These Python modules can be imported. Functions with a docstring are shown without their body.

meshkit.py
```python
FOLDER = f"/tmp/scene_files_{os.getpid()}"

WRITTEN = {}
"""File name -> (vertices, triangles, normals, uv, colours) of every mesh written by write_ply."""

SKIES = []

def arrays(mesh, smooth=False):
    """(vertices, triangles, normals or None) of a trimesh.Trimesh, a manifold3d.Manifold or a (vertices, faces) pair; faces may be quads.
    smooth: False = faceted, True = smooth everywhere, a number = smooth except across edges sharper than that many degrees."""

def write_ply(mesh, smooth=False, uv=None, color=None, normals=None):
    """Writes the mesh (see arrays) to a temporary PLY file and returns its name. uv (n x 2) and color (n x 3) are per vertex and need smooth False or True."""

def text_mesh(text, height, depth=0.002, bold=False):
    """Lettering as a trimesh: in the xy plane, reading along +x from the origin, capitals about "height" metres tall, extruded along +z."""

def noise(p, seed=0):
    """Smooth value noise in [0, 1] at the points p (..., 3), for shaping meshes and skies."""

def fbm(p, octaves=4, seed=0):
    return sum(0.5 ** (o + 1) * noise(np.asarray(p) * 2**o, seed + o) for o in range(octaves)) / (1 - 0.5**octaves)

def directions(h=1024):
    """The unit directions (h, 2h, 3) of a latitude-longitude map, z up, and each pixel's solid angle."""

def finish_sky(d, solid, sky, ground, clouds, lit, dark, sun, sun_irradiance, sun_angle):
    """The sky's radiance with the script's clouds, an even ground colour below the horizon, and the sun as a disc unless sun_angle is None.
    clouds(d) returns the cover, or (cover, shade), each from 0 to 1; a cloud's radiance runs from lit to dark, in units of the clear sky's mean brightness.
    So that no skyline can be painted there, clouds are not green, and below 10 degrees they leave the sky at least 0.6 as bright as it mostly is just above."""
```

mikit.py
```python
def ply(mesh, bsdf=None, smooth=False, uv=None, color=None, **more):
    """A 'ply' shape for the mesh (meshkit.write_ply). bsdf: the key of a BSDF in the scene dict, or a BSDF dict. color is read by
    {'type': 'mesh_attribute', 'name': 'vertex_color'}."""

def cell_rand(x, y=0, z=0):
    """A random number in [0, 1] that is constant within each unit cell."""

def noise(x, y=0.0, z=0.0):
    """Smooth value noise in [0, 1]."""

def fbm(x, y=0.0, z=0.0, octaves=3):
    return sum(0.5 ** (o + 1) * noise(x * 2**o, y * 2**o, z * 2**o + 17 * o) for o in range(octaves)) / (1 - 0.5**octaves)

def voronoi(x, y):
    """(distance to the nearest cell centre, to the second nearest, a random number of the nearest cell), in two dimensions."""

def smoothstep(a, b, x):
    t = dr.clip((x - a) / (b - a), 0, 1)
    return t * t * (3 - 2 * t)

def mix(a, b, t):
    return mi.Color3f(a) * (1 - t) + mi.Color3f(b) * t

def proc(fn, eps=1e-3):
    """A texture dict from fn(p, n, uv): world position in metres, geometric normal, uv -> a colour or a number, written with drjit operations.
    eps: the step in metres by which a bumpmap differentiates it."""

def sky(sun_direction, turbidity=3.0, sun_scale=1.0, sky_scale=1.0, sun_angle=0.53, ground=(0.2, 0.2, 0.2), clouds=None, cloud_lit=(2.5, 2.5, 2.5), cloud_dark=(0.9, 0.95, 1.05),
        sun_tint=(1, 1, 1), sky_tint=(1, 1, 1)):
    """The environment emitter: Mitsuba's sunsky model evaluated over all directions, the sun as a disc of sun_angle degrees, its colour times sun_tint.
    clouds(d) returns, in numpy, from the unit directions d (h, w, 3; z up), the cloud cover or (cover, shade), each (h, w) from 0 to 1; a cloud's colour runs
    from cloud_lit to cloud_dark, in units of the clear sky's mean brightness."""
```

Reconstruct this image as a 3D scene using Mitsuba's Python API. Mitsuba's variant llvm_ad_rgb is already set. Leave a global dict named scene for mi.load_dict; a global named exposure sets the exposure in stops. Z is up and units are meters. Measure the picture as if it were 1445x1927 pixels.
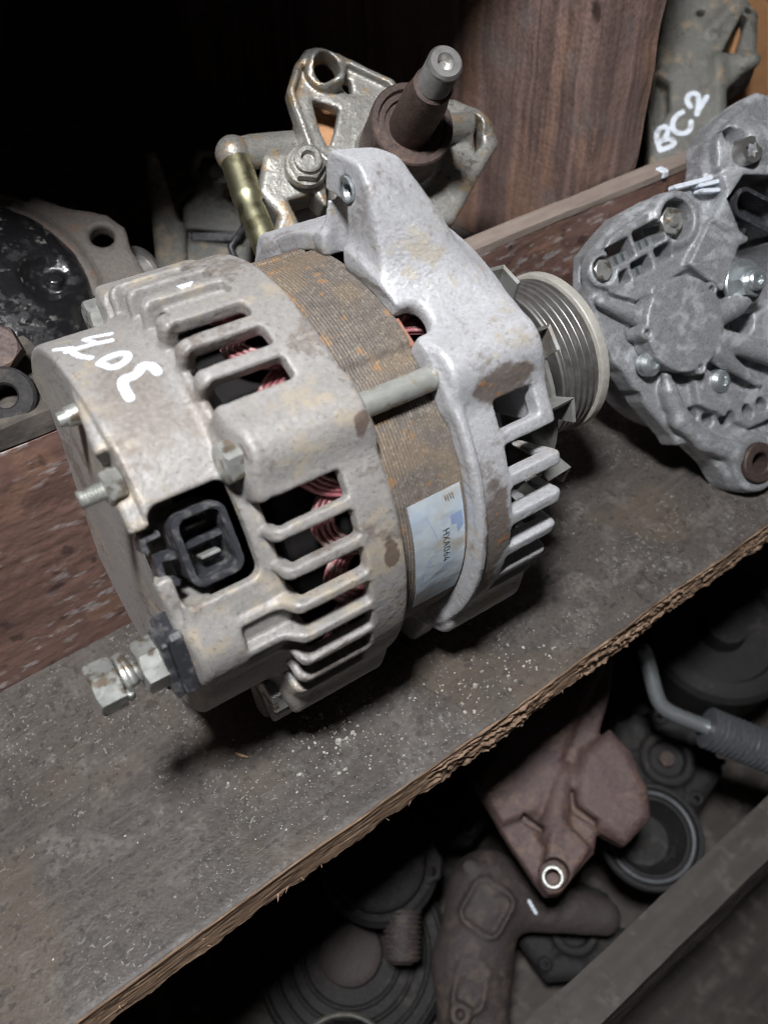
import math, random
import numpy as np, trimesh, shapely
import mitsuba as mi, drjit as dr
import manifold3d as m3
from shapely.geometry import LineString, Polygon, Point
from shapely.ops import unary_union
import mikit, meshkit
from mikit import noise, fbm, smoothstep, mix, voronoi, cell_rand

random.seed(5); rng = np.random.default_rng(5)
T = mi.ScalarTransform4f
scene, labels = {}, {}

# ------------------------------------------------------------------ camera, lamp, exposure
exposure = 0.0
EYE = np.array([0, 0, 0.252])
FWD, UPV = np.array([0.41095, 0.57693, -0.70588]), np.array([0.43762, 0.55440, 0.70790])
scene['camera'] = {'type': 'thinlens', 'fov': 61.97, 'fov_axis': 'y', 'near_clip': 0.01, 'far_clip': 20.0,
                   'aperture_radius': 0.0013, 'focus_distance': 0.26,
                   'to_world': T().look_at(origin=EYE.tolist(), target=(EYE + FWD).tolist(), up=UPV.tolist())}
LAMP, AIM = [-0.06, 0.0, 0.60], [0.10, 0.18, 0.06]
scene['work_lamp'] = {'type': 'disk', 'to_world': T().look_at(origin=LAMP, target=AIM, up=[0, 1, 0]).scale(0.04),
                      'emitter': {'type': 'area', 'radiance': {'type': 'rgb', 'value': [372, 372, 378]}}}
labels['work_lamp'] = {'label': 'round white work lamp hung above the shelf, outside the frame', 'category': 'lamp'}
scene['room_light'] = {'type': 'constant', 'radiance': {'type': 'rgb', 'value': [0.017, 0.0165, 0.016]}}

# ------------------------------------------------------------------ materials
def bsdf(key, fn, rough=0.6, metallic=0.0, bump=None, bscale=None, eps=2e-4, twosided=False, spec=0.5, **kw):
    b = {'type': 'principled', 'base_color': mikit.proc(fn) if callable(fn) else {'type': 'rgb', 'value': list(fn)},
         'roughness': mikit.proc(rough) if callable(rough) else rough, 'metallic': metallic, 'specular': spec, **kw}
    if bump is not None:
        b = {'type': 'bumpmap', 'arbitrary': mikit.proc(bump, eps), 'scale': bscale or 1.0, 'bsdf': b}
    if twosided:
        b = {'type': 'twosided', 'bsdf': b}
    scene[key] = b

def n3(p, s, o=0.0): return noise(p.x * s + o, p.y * s + 1.7 * o, p.z * s - o)
def f3(p, s, o=0.0, k=3): return fbm(p.x * s + o, p.y * s + 1.7 * o, p.z * s - o, k)

def cast_fn(lo, hi, dust, d0, d1, stain, s0, off=0.0, speck=0.35):
    def fn(p, n, uv):
        g = n3(p, 1250, off) * 0.5 + n3(p, 2300, off + 3) * 0.5
        c = mix(lo, hi, smoothstep(0.15, 0.85, g) * 0.75 + 0.25 * f3(p, 160, off + 1))
        c = c * (0.86 + 0.28 * f3(p, 38, off + 13))
        dd = smoothstep(d0, d1, f3(p, 55, off + 5) * 0.5 + f3(p, 300, off + 9, 3) * 0.5)
        c = mix(c, dust, dd * (0.30 + 0.6 * n3(p, 1250, off + 2)))
        st = smoothstep(s0, s0 + 0.12, f3(p, 80, off + 21) * 0.65 + f3(p, 700, off + 7, 2) * 0.35)
        c = mix(c, stain, st * (0.35 + 0.5 * n3(p, 1500, off + 4)))
        sp = smoothstep(0.73, 0.80, f3(p, 1050, off + 11, 2) + 0.3 * (f3(p, 30, off + 1) - 0.5))
        return mix(c, (0.06, 0.052, 0.045), sp * speck)
    return fn
def grain(p, n, uv): return n3(p, 2100) * 0.5 + n3(p, 1250, 5.0) * 0.9 + 0.7 * n3(p, 480, 2.0)

AO, AX, AY = np.array([0.09153, 0.18019, 0.07557]), np.array([0.99876, -0.03665, -0.03379]), np.array([0.03667, 0.99933, 0.0])
AZ = np.cross(AX, AY)
def local(p, ax): return (p.x - AO[0]) * ax[0] + (p.y - AO[1]) * ax[1] + (p.z - AO[2]) * ax[2]
_rear = cast_fn((0.235, 0.224, 0.212), (0.325, 0.312, 0.298), (0.40, 0.34, 0.25), 0.51, 0.68, (0.15, 0.12, 0.10), 0.56)
def rear_fn(p, n, uv):                                # taupe, grainy grime behind the digits and specks of brown crust at the rim
    c = _rear(p, n, uv); a = local(p, AX); th = dr.atan2(-local(p, AY), local(p, AZ))
    def spot(a0, t0, sa, st): return dr.exp(-dr.square((a - a0) / sa) - dr.square((th - t0) / st))
    g = f3(p, 320, 51.0, 4)
    k = smoothstep(0.52, 0.78, dr.maximum(spot(-0.046, 0.30, 0.011, 0.34), 0.8 * spot(-0.036, 0.50, 0.006, 0.2)) * 0.7 + g * 0.5)
    c = mix(c, mix((0.15, 0.128, 0.108), (0.27, 0.24, 0.21), n3(p, 1250, 4.0)), k * 0.7)
    r = smoothstep(0.66, 0.76, dr.maximum(spot(-0.003, 0.78, 0.004, 0.10), spot(-0.004, 1.32, 0.004, 0.14)) * 0.6 + g * 0.5)
    return mix(c, (0.10, 0.065, 0.05), r * 0.8)
bsdf('m_cast_rear', rear_fn, 0.55, 0.2, grain, 0.00010)
_front = cast_fn((0.37, 0.373, 0.385), (0.49, 0.493, 0.508), (0.44, 0.38, 0.28), 0.56, 0.72, (0.22, 0.19, 0.17), 0.60, 31.0, 0.2)
def front_fn(p, n, uv):                               # oily brown crust on the boss and down the flank, where the photograph shows it
    c = _front(p, n, uv); a = local(p, AX); th = dr.atan2(-local(p, AY), local(p, AZ))
    def spot(a0, t0, sa, st): return dr.exp(-dr.square((a - a0) / sa) - dr.square((th - t0) / st))
    m = dr.maximum(spot(0.040, 0.86, 0.012, 0.085), dr.maximum(spot(0.030, 1.50, 0.006, 0.30), 0.8 * spot(0.029, 1.85, 0.005, 0.22)))
    g = f3(p, 260, 41.0, 4)
    k = smoothstep(0.60, 0.78, m * 0.75 + g * 0.62)
    c = mix(c, mix((0.085, 0.06, 0.048), (0.20, 0.16, 0.13), f3(p, 900, 4.0)), k * 0.85)
    return mix(c, (0.36, 0.18, 0.08), k * smoothstep(0.66, 0.72, f3(p, 380, 6.0)) * 0.7)
bsdf('m_cast_front', front_fn, lambda p, n, uv: 0.42 + 0.25 * n3(p, 1250, 8.0), 0.3, grain, 0.00012)
bsdf('m_cast_grey', cast_fn((0.185, 0.19, 0.198), (0.315, 0.32, 0.33), (0.46, 0.48, 0.50), 0.50, 0.62, (0.10, 0.09, 0.085), 0.66, 57.0), 0.5, 0.3, grain, 0.00008)
bsdf('m_cast_pump', cast_fn((0.24, 0.235, 0.215), (0.38, 0.37, 0.34), (0.40, 0.26, 0.12), 0.52, 0.64, (0.08, 0.07, 0.06), 0.58, 83.0), 0.42, 0.55, grain, 0.0001)
bsdf('m_cast_olive', cast_fn((0.10, 0.10, 0.09), (0.17, 0.168, 0.15), (0.30, 0.23, 0.15), 0.50, 0.66, (0.05, 0.04, 0.03), 0.60, 12.0), 0.6, 0.2, grain, 0.0001)
bsdf('m_cast_pink', cast_fn((0.070, 0.047, 0.044), (0.125, 0.083, 0.077), (0.17, 0.11, 0.08), 0.50, 0.64, (0.06, 0.03, 0.04), 0.54, 44.0), 0.65, 0.1, grain, 0.0001)
bsdf('m_cast_brown', cast_fn((0.035, 0.028, 0.027), (0.065, 0.052, 0.049), (0.10, 0.075, 0.06), 0.55, 0.68, (0.03, 0.022, 0.02), 0.60, 68.0), 0.65, 0.0, grain, 0.00015, spec=0.35)
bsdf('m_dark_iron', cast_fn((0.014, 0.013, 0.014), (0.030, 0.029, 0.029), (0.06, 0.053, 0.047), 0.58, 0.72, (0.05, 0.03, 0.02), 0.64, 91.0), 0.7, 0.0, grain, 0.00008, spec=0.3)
bsdf('m_rust', cast_fn((0.045, 0.031, 0.027), (0.085, 0.058, 0.05), (0.15, 0.095, 0.07), 0.52, 0.68, (0.04, 0.025, 0.02), 0.58, 7.0), 0.6, 0.3, grain, 0.0001)
bsdf('m_rust_flange', cast_fn((0.085, 0.075, 0.066), (0.135, 0.118, 0.105), (0.15, 0.085, 0.06), 0.56, 0.70, (0.05, 0.035, 0.03), 0.60, 17.0), 0.65, 0.1, grain, 0.0001)
def gloss_black(p, n, uv):
    return mix((0.010, 0.010, 0.011), (0.16, 0.15, 0.14), smoothstep(0.64, 0.78, f3(p, 420, 3.0, 4)) * smoothstep(0.4, 0.6, f3(p, 60, 9.0)))
bsdf('m_gloss_black', gloss_black, lambda p, n, uv: 0.22 + 0.4 * smoothstep(0.5, 0.7, f3(p, 260, 3.0)), 0.0, lambda p, n, uv: f3(p, 300), 0.0004)
def stator_fn(p, n, uv):
    c = mix((0.115, 0.10, 0.088), (0.225, 0.195, 0.168), f3(p, 500, 1.0))
    c = mix(c, (0.24, 0.185, 0.13), smoothstep(0.50, 0.70, f3(p, 90, 4.0)) * (0.3 + 0.7 * n3(p, 1300)))
    c = mix(c, (0.36, 0.205, 0.10), smoothstep(0.63, 0.70, f3(p, 230, 8.0, 4)) * (0.4 + 0.6 * n3(p, 1700)))
    return mix(c, (0.33, 0.29, 0.23), smoothstep(0.66, 0.76, n3(p, 1500, 12.0)) * 0.5)
bsdf('m_stator', stator_fn, 0.62, 0.25, grain, 0.00008)
bsdf('m_copper', lambda p, n, uv: mix(mix((0.22, 0.06, 0.07), (0.36, 0.15, 0.16), f3(p, 600)), (0.42, 0.31, 0.28), smoothstep(0.48, 0.66, f3(p, 330, 6.0))), 0.42)
bsdf('m_copper_strip', lambda p, n, uv: mix((0.24, 0.10, 0.07), (0.36, 0.17, 0.12), f3(p, 500)), 0.5)
bsdf('m_rotor', (0.010, 0.009, 0.009), 0.75, 0.0, spec=0.2)
bsdf('m_plastic', lambda p, n, uv: mix((0.030, 0.031, 0.036), (0.12, 0.12, 0.122), smoothstep(0.46, 0.68, f3(p, 420, 2.0)) * n3(p, 1600)), 0.36, 0.0, lambda p, n, uv: f3(p, 900), 0.00008)
bsdf('m_plastic_grey', lambda p, n, uv: mix((0.05, 0.055, 0.062), (0.10, 0.105, 0.11), f3(p, 500, 2.0)), 0.42, 0.0, lambda p, n, uv: f3(p, 700), 0.0001)
def zinc_fn(p, n, uv):
    c = mix((0.34, 0.35, 0.325), (0.60, 0.61, 0.58), f3(p, 420, 1.0))
    return mix(c, (0.16, 0.115, 0.075), smoothstep(0.53, 0.66, f3(p, 330, 7.0, 4)) * 0.85)
bsdf('m_zinc', zinc_fn, lambda p, n, uv: 0.28 + 0.35 * f3(p, 500, 3.0), 0.75, lambda p, n, uv: f3(p, 700) + 0.4 * n3(p, 1700), 0.00007)
bsdf('m_zinc_white', lambda p, n, uv: mix(mix((0.30, 0.31, 0.285), (0.46, 0.465, 0.43), f3(p, 300, 1.0)), (0.30, 0.24, 0.17), smoothstep(0.55, 0.68, f3(p, 280, 4.0, 4)) * 0.7), 0.42, 0.5, lambda p, n, uv: f3(p, 900), 0.00012)
def steel_fn(p, n, uv): return mix((0.36, 0.355, 0.34), (0.58, 0.57, 0.55), f3(p, 500, 2.0))
bsdf('m_pulley', lambda p, n, uv: mix(steel_fn(p, n, uv), (0.25, 0.23, 0.20), smoothstep(0.52, 0.68, f3(p, 140, 6.0)) * 0.3), 0.40, 0.9)
bsdf('m_flange', lambda p, n, uv: mix((0.36, 0.35, 0.31), (0.52, 0.50, 0.45), f3(p, 500, 2.0)), 0.5, 0.3, grain, 0.00005)
bsdf('m_fan', lambda p, n, uv: mix(mix((0.20, 0.205, 0.195), (0.34, 0.34, 0.315), f3(p, 300, 5.0)), (0.17, 0.13, 0.10), smoothstep(0.5, 0.65, f3(p, 160, 2.0)) * 0.6), 0.45, 0.5, None, None, twosided=True)
bsdf('m_brass', lambda p, n, uv: mix((0.74, 0.71, 0.46), (0.40, 0.36, 0.22), smoothstep(0.5, 0.7, f3(p, 240, 3.0, 4))), 0.40, 1.0)
bsdf('m_bright_steel', lambda p, n, uv: mix((0.45, 0.49, 0.50), (0.62, 0.66, 0.68), f3(p, 500, 2.0)), 0.3, 0.8)
bsdf('m_paint', lambda p, n, uv: mix(mix((0.56, 0.62, 0.70), (0.76, 0.80, 0.86), f3(p, 300, 1.0)), (0.36, 0.36, 0.36), smoothstep(0.58, 0.72, f3(p, 420, 6.0, 4)) * 0.7), 0.5)
bsdf('m_ink', (0.10, 0.10, 0.11), 0.6)
def label_fn(p, n, uv):
    c = mix((0.34, 0.39, 0.43), (0.46, 0.51, 0.54), f3(p, 220, 3.0, 4))
    c = mix(c, (0.36, 0.33, 0.26), smoothstep(0.48, 0.64, f3(p, 110, 9.0, 5)) * 0.75)
    return mix(c, (0.33, 0.40, 0.50), smoothstep(0.50, 0.68, f3(p, 150, 14.0, 4)) * 0.55)
bsdf('m_label', label_fn, 0.35, 0.0, lambda p, n, uv: f3(p, 260), 0.0003)
bsdf('m_blue_ink', (0.22, 0.29, 0.44), 0.5)
bsdf('m_orange', lambda p, n, uv: mix((0.40, 0.20, 0.09), (0.52, 0.28, 0.14), f3(p, 160, 1.0)), 0.6)

def shelf_fn(p, n, uv):
    c = mix((0.049, 0.042, 0.037), (0.081, 0.070, 0.062), f3(p, 45, 2.0))
    c = c * (0.8 + 0.4 * n3(p, 1150, 9.0))
    st = fbm(p.x * 60 + p.y * 9, p.y * 620 - p.x * 50, 0, 3)
    c = mix(c, (0.11, 0.098, 0.088), smoothstep(0.48, 0.78, st) * 0.35)
    c = mix(c, (0.16, 0.147, 0.135), smoothstep(0.54, 0.72, f3(p, 110, 8.0, 4)) * n3(p, 900) * 0.6)
    c = mix(c, (0.10, 0.075, 0.05), smoothstep(0.58, 0.70, f3(p, 26, 15.0)) * 0.4)
    c = mix(c, (0.26, 0.25, 0.235), smoothstep(0.78, 0.90, n3(p, 1300, 7.0)) * smoothstep(0.40, 0.66, f3(p, 60, 33.0)) * 0.6)
    return mix(c, (0.028, 0.024, 0.022), smoothstep(0.62, 0.76, f3(p, 480, 25.0, 4)) * 0.6)
bsdf('m_shelf', shelf_fn, 0.58, 0.0, lambda p, n, uv: f3(p, 420) + 0.6 * n3(p, 1700) + 0.7 * fbm(p.x * 60, p.y * 500, 0, 2), 0.00016)
def edge_fn(p, n, uv):
    g = fbm(p.x * 110, p.y * 700, p.z * 900, 3)
    c = mix((0.20, 0.125, 0.085), (0.46, 0.31, 0.21), g)
    c = mix(c, (0.55, 0.39, 0.26), smoothstep(0.55, 0.75, f3(p, 330, 5.0)) * 0.6)
    return mix(c, (0.035, 0.024, 0.018), smoothstep(0.60, 0.72, fbm(p.x * 60, p.y * 200, p.z * 330 + 9, 3)) * 0.45)
bsdf('m_edge', edge_fn, 0.8, 0.0, lambda p, n, uv: fbm(p.x * 160, p.y * 900, p.z * 1100, 3), 0.0004)
def redwood_fn(p, n, uv):
    g = fbm(p.x * 25 + fbm(p.x * 30, p.z * 30) * 2, p.z * 260, p.y * 90, 3)
    c = mix((0.075, 0.043, 0.036), (0.20, 0.115, 0.092), g)
    c = mix(c, (0.24, 0.14, 0.095), smoothstep(0.58, 0.72, f3(p, 70, 4.0)) * 0.5)
    c = mix(c, (0.36, 0.33, 0.32), smoothstep(0.54, 0.74, fbm(p.x * 190, p.y * 200, p.z * 380 + 7, 5)) * smoothstep(0.45, 0.62, f3(p, 34, 11.0)) * 0.75)
    return mix(c, (0.02, 0.013, 0.012), smoothstep(0.60, 0.76, f3(p, 150, 31.0, 5)) * 0.7)
bsdf('m_riser', redwood_fn, 0.55, 0.0, lambda p, n, uv: f3(p, 260) + 0.5 * fbm(p.x * 40, p.y * 90, p.z * 420, 2), 0.0006)
def post_fn(p, n, uv):
    q = p.y + p.x * 0.8
    g = fbm(q * 330 + 2.0 * fbm(q * 24, p.z * 9, 1.0), p.z * 11, 3.0, 4)
    c = mix((0.105, 0.068, 0.059), (0.215, 0.142, 0.123), smoothstep(0.2, 0.8, g))
    c = mix(c, (0.25, 0.145, 0.095), smoothstep(0.54, 0.70, fbm(q * 50, p.z * 14, 4.0, 4)) * 0.55)
    k = dr.sqrt(dr.square((p.y - 0.2360) * 1.6) + dr.square(p.z - 0.1590))
    c = mix(c, (0.035, 0.022, 0.018), smoothstep(0.0075, 0.004, k + 0.004 * f3(p, 300)) * 0.9)
    c = mix(c, (0.15, 0.13, 0.12), smoothstep(0.54, 0.72, f3(p, 60, 18.0, 4)) * 0.6)
    return c * (0.75 + 0.5 * n3(p, 900))
bsdf('m_post', post_fn, 0.6, 0.0, lambda p, n, uv: fbm((p.y + p.x * 0.8) * 520, p.z * 22, 0, 3) + 0.5 * f3(p, 420), 0.0006)
def dusty_fn(p, n, uv):
    c = mix((0.036, 0.031, 0.028), (0.080, 0.069, 0.060), fbm(p.x * 40, p.y * 300, p.z * 300, 3))
    return mix(c, (0.15, 0.13, 0.11), smoothstep(0.54, 0.76, f3(p, 120, 3.0, 5)) * 0.5)
bsdf('m_rail', lambda p, n, uv: mix((0.17, 0.13, 0.11), (0.30, 0.25, 0.215), fbm(p.x * 60, p.y * 320, p.z * 320, 3)), 0.7, 0.0, lambda p, n, uv: f3(p, 300), 0.0004)
bsdf('m_lower', dusty_fn, 0.7, 0.0, lambda p, n, uv: f3(p, 260), 0.0006)
bsdf('m_wall', lambda p, n, uv: mix((0.035, 0.026, 0.022), (0.075, 0.055, 0.045), fbm(p.x * 60, p.y * 9, p.z * 9, 3)), 0.8)
bsdf('m_grit', lambda p, n, uv: mix((0.22, 0.205, 0.18), (0.50, 0.48, 0.44), n3(p, 260)), 0.7)
bsdf('m_chip', lambda p, n, uv: mix((0.34, 0.20, 0.11), (0.50, 0.33, 0.20), f3(p, 300)), 0.7)

# ------------------------------------------------------------------ mesh helpers (lengths in millimetres inside a frame, frames in metres)
class FR:
    def __init__(s, o, ex, ey, k=1.0):
        s.k = k; ex = np.array(ex, float); ex /= np.linalg.norm(ex)
        ey = np.array(ey, float); ey -= ex * (ey @ ex); ey /= np.linalg.norm(ey)
        s.o, s.R = np.array(o, float), np.stack([ex, ey, np.cross(ex, ey)])
    def __call__(s, v): return s.o + np.asarray(v) @ s.R * (1e-3 * s.k)
    def sub(s, o, z, xh=(1, 0, 0)):          # a frame at local point o whose z axis is the local direction z
        z = np.array(z, float); z /= np.linalg.norm(z); x = np.array(xh, float); x -= z * (x @ z)
        if np.linalg.norm(x) < 1e-6: x = np.array([0, 1.0, 0]) - z * z[1]
        x /= np.linalg.norm(x); y = np.cross(z, x)
        return FR(s(np.array(o, float)), x @ s.R, y @ s.R, s.k)
WORLD = FR([0, 0, 0], [1, 0, 0], [0, 1, 0])

def vf(m):
    if isinstance(m, tuple): return np.asarray(m[0], float), np.asarray(m[1], int)
    if hasattr(m, 'to_mesh'):
        q = m.to_mesh(); return np.asarray(q.vert_properties[:, :3], float), np.asarray(q.tri_verts, int)
    return np.asarray(m.vertices, float), np.asarray(m.faces, int)
def cat(*ms):
    vs, fs, n = [], [], 0
    for m in ms:
        v, f = vf(m); vs.append(v); fs.append(f + n); n += len(v)
    return np.vstack(vs), np.vstack(fs)
def moved(m, fn): v, f = vf(m); return fn(v), f
def numbered(key):
    if key not in scene and key not in labels: return key
    i = 1
    while f'{key}_{i:03d}' in scene or f'{key}_{i:03d}' in labels: i += 1
    return f'{key}_{i:03d}'
def thing(name, label, cat_, group=None):
    key = numbered(name); labels[key] = {'label': label, 'category': cat_}
    if group: labels[key]['group'] = group
    return key
def obj(name, mesh, mat, parent=None, frame=WORLD, smooth=35, kind=None, label=None, cat_=None, group=None):
    key = numbered((parent + '__' if parent else '') + name)
    v, f = vf(mesh)
    v = frame(v) if frame is not WORLD else v
    scene[key] = mikit.ply((v, f), mat, smooth=smooth)
    L = {k: x for k, x in (('label', label), ('category', cat_), ('group', group), ('kind', kind)) if x}
    if L: labels[key] = L
    return key

def cbox(sx, sy, sz, c=0.5, at=(0, 0, 0)):
    p = []
    h = np.array([sx, sy, sz]) / 2
    for s in np.ndindex(2, 2, 2):
        s = np.array(s) * 2 - 1
        for k in range(3):
            q = h - c; q[k] = h[k]; p.append(s * q + at)
    return m3.Manifold.hull_points(np.array(p))
def lathe(prof, n=48, axis='z'):                      # profile of (height, radius) pairs
    prof = np.array(prof, float); t = np.arange(n) / n * 2 * np.pi
    v = np.stack([prof[:, 1][:, None] * np.cos(t), prof[:, 1][:, None] * np.sin(t), np.repeat(prof[:, 0][:, None], n, 1)], -1).reshape(-1, 3)
    f = []
    for i in range(len(prof) - 1):
        a = i * n + np.arange(n); b = i * n + (np.arange(n) + 1) % n
        f += [np.stack([a, b, b + n], 1), np.stack([a, b + n, a + n], 1)]
    m = trimesh.Trimesh(v, np.vstack(f), process=False)
    m.merge_vertices(); m.update_faces(m.nondegenerate_faces()); m.fix_normals()
    v, f = m.vertices, m.faces
    return (v[:, [2, 0, 1]] if axis == 'x' else v), f
def sweep(path, r, n=8):
    P = np.asarray(path, float); r = np.broadcast_to(r, len(P)); Tn = np.gradient(P, axis=0); Tn /= np.linalg.norm(Tn, axis=1, keepdims=True)
    N = np.cross(Tn[0], [0.31, 0.52, 0.79]); N /= np.linalg.norm(N); V = []
    t = np.arange(n) / n * 2 * np.pi
    for i in range(len(P)):
        N = N - Tn[i] * (N @ Tn[i]); N /= np.linalg.norm(N); B = np.cross(Tn[i], N)
        V.append(P[i] + r[i] * (np.cos(t)[:, None] * N + np.sin(t)[:, None] * B))
    V = np.vstack(V); F = []
    for i in range(len(P) - 1):
        a = i * n + np.arange(n); b = i * n + (np.arange(n) + 1) % n
        F += [np.stack([a, b, b + n], 1), np.stack([a, b + n, a + n], 1)]
    c0, c1 = len(V), len(V) + 1
    V = np.vstack([V, P[:1], P[-1:]]); a = np.arange(n); b = (a + 1) % n; L = (len(P) - 1) * n
    F += [np.stack([b, a, np.full(n, c0)], 1), np.stack([a + L, b + L, np.full(n, c1)], 1)]
    return V, np.vstack(F)
def hexhead(af, h, flange=0, fh=1.2):                 # z from 0 to h, chamfered corners
    r = af / math.sqrt(3); t = np.arange(6) * np.pi / 3
    pr = m3.Manifold.cylinder(h, r, r, 6)
    cone = m3.Manifold.revolve(m3.CrossSection([[(0, -1), (r * 1.02, -1), (r * 1.02, h - r * 0.10), (r * 0.84, h), (0, h)]]), 36)
    m = pr ^ cone
    if flange: m = m + m3.Manifold.cylinder(fh, flange, flange * 0.93, 36)
    return m
def thread(r, z0, z1, pitch=0.9, depth=0.35, n=24):
    z, pr = z0, [(z0, 0), (z0, r - depth)]
    while z + pitch <= z1:
        pr += [(z + pitch * 0.5, r), (z + pitch, r - depth)]; z += pitch
    return lathe(pr + [(z, 0)], n)
def extr(poly, z0, z1, maxe=None):
    ms = [trimesh.creation.extrude_polygon(g, z1 - z0, engine='earcut') for g in getattr(poly, 'geoms', [poly])]
    m = trimesh.util.concatenate(ms); m.apply_translation([0, 0, z0])
    if maxe: m = m.subdivide_to_size(maxe, max_iter=8)
    return m

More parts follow.
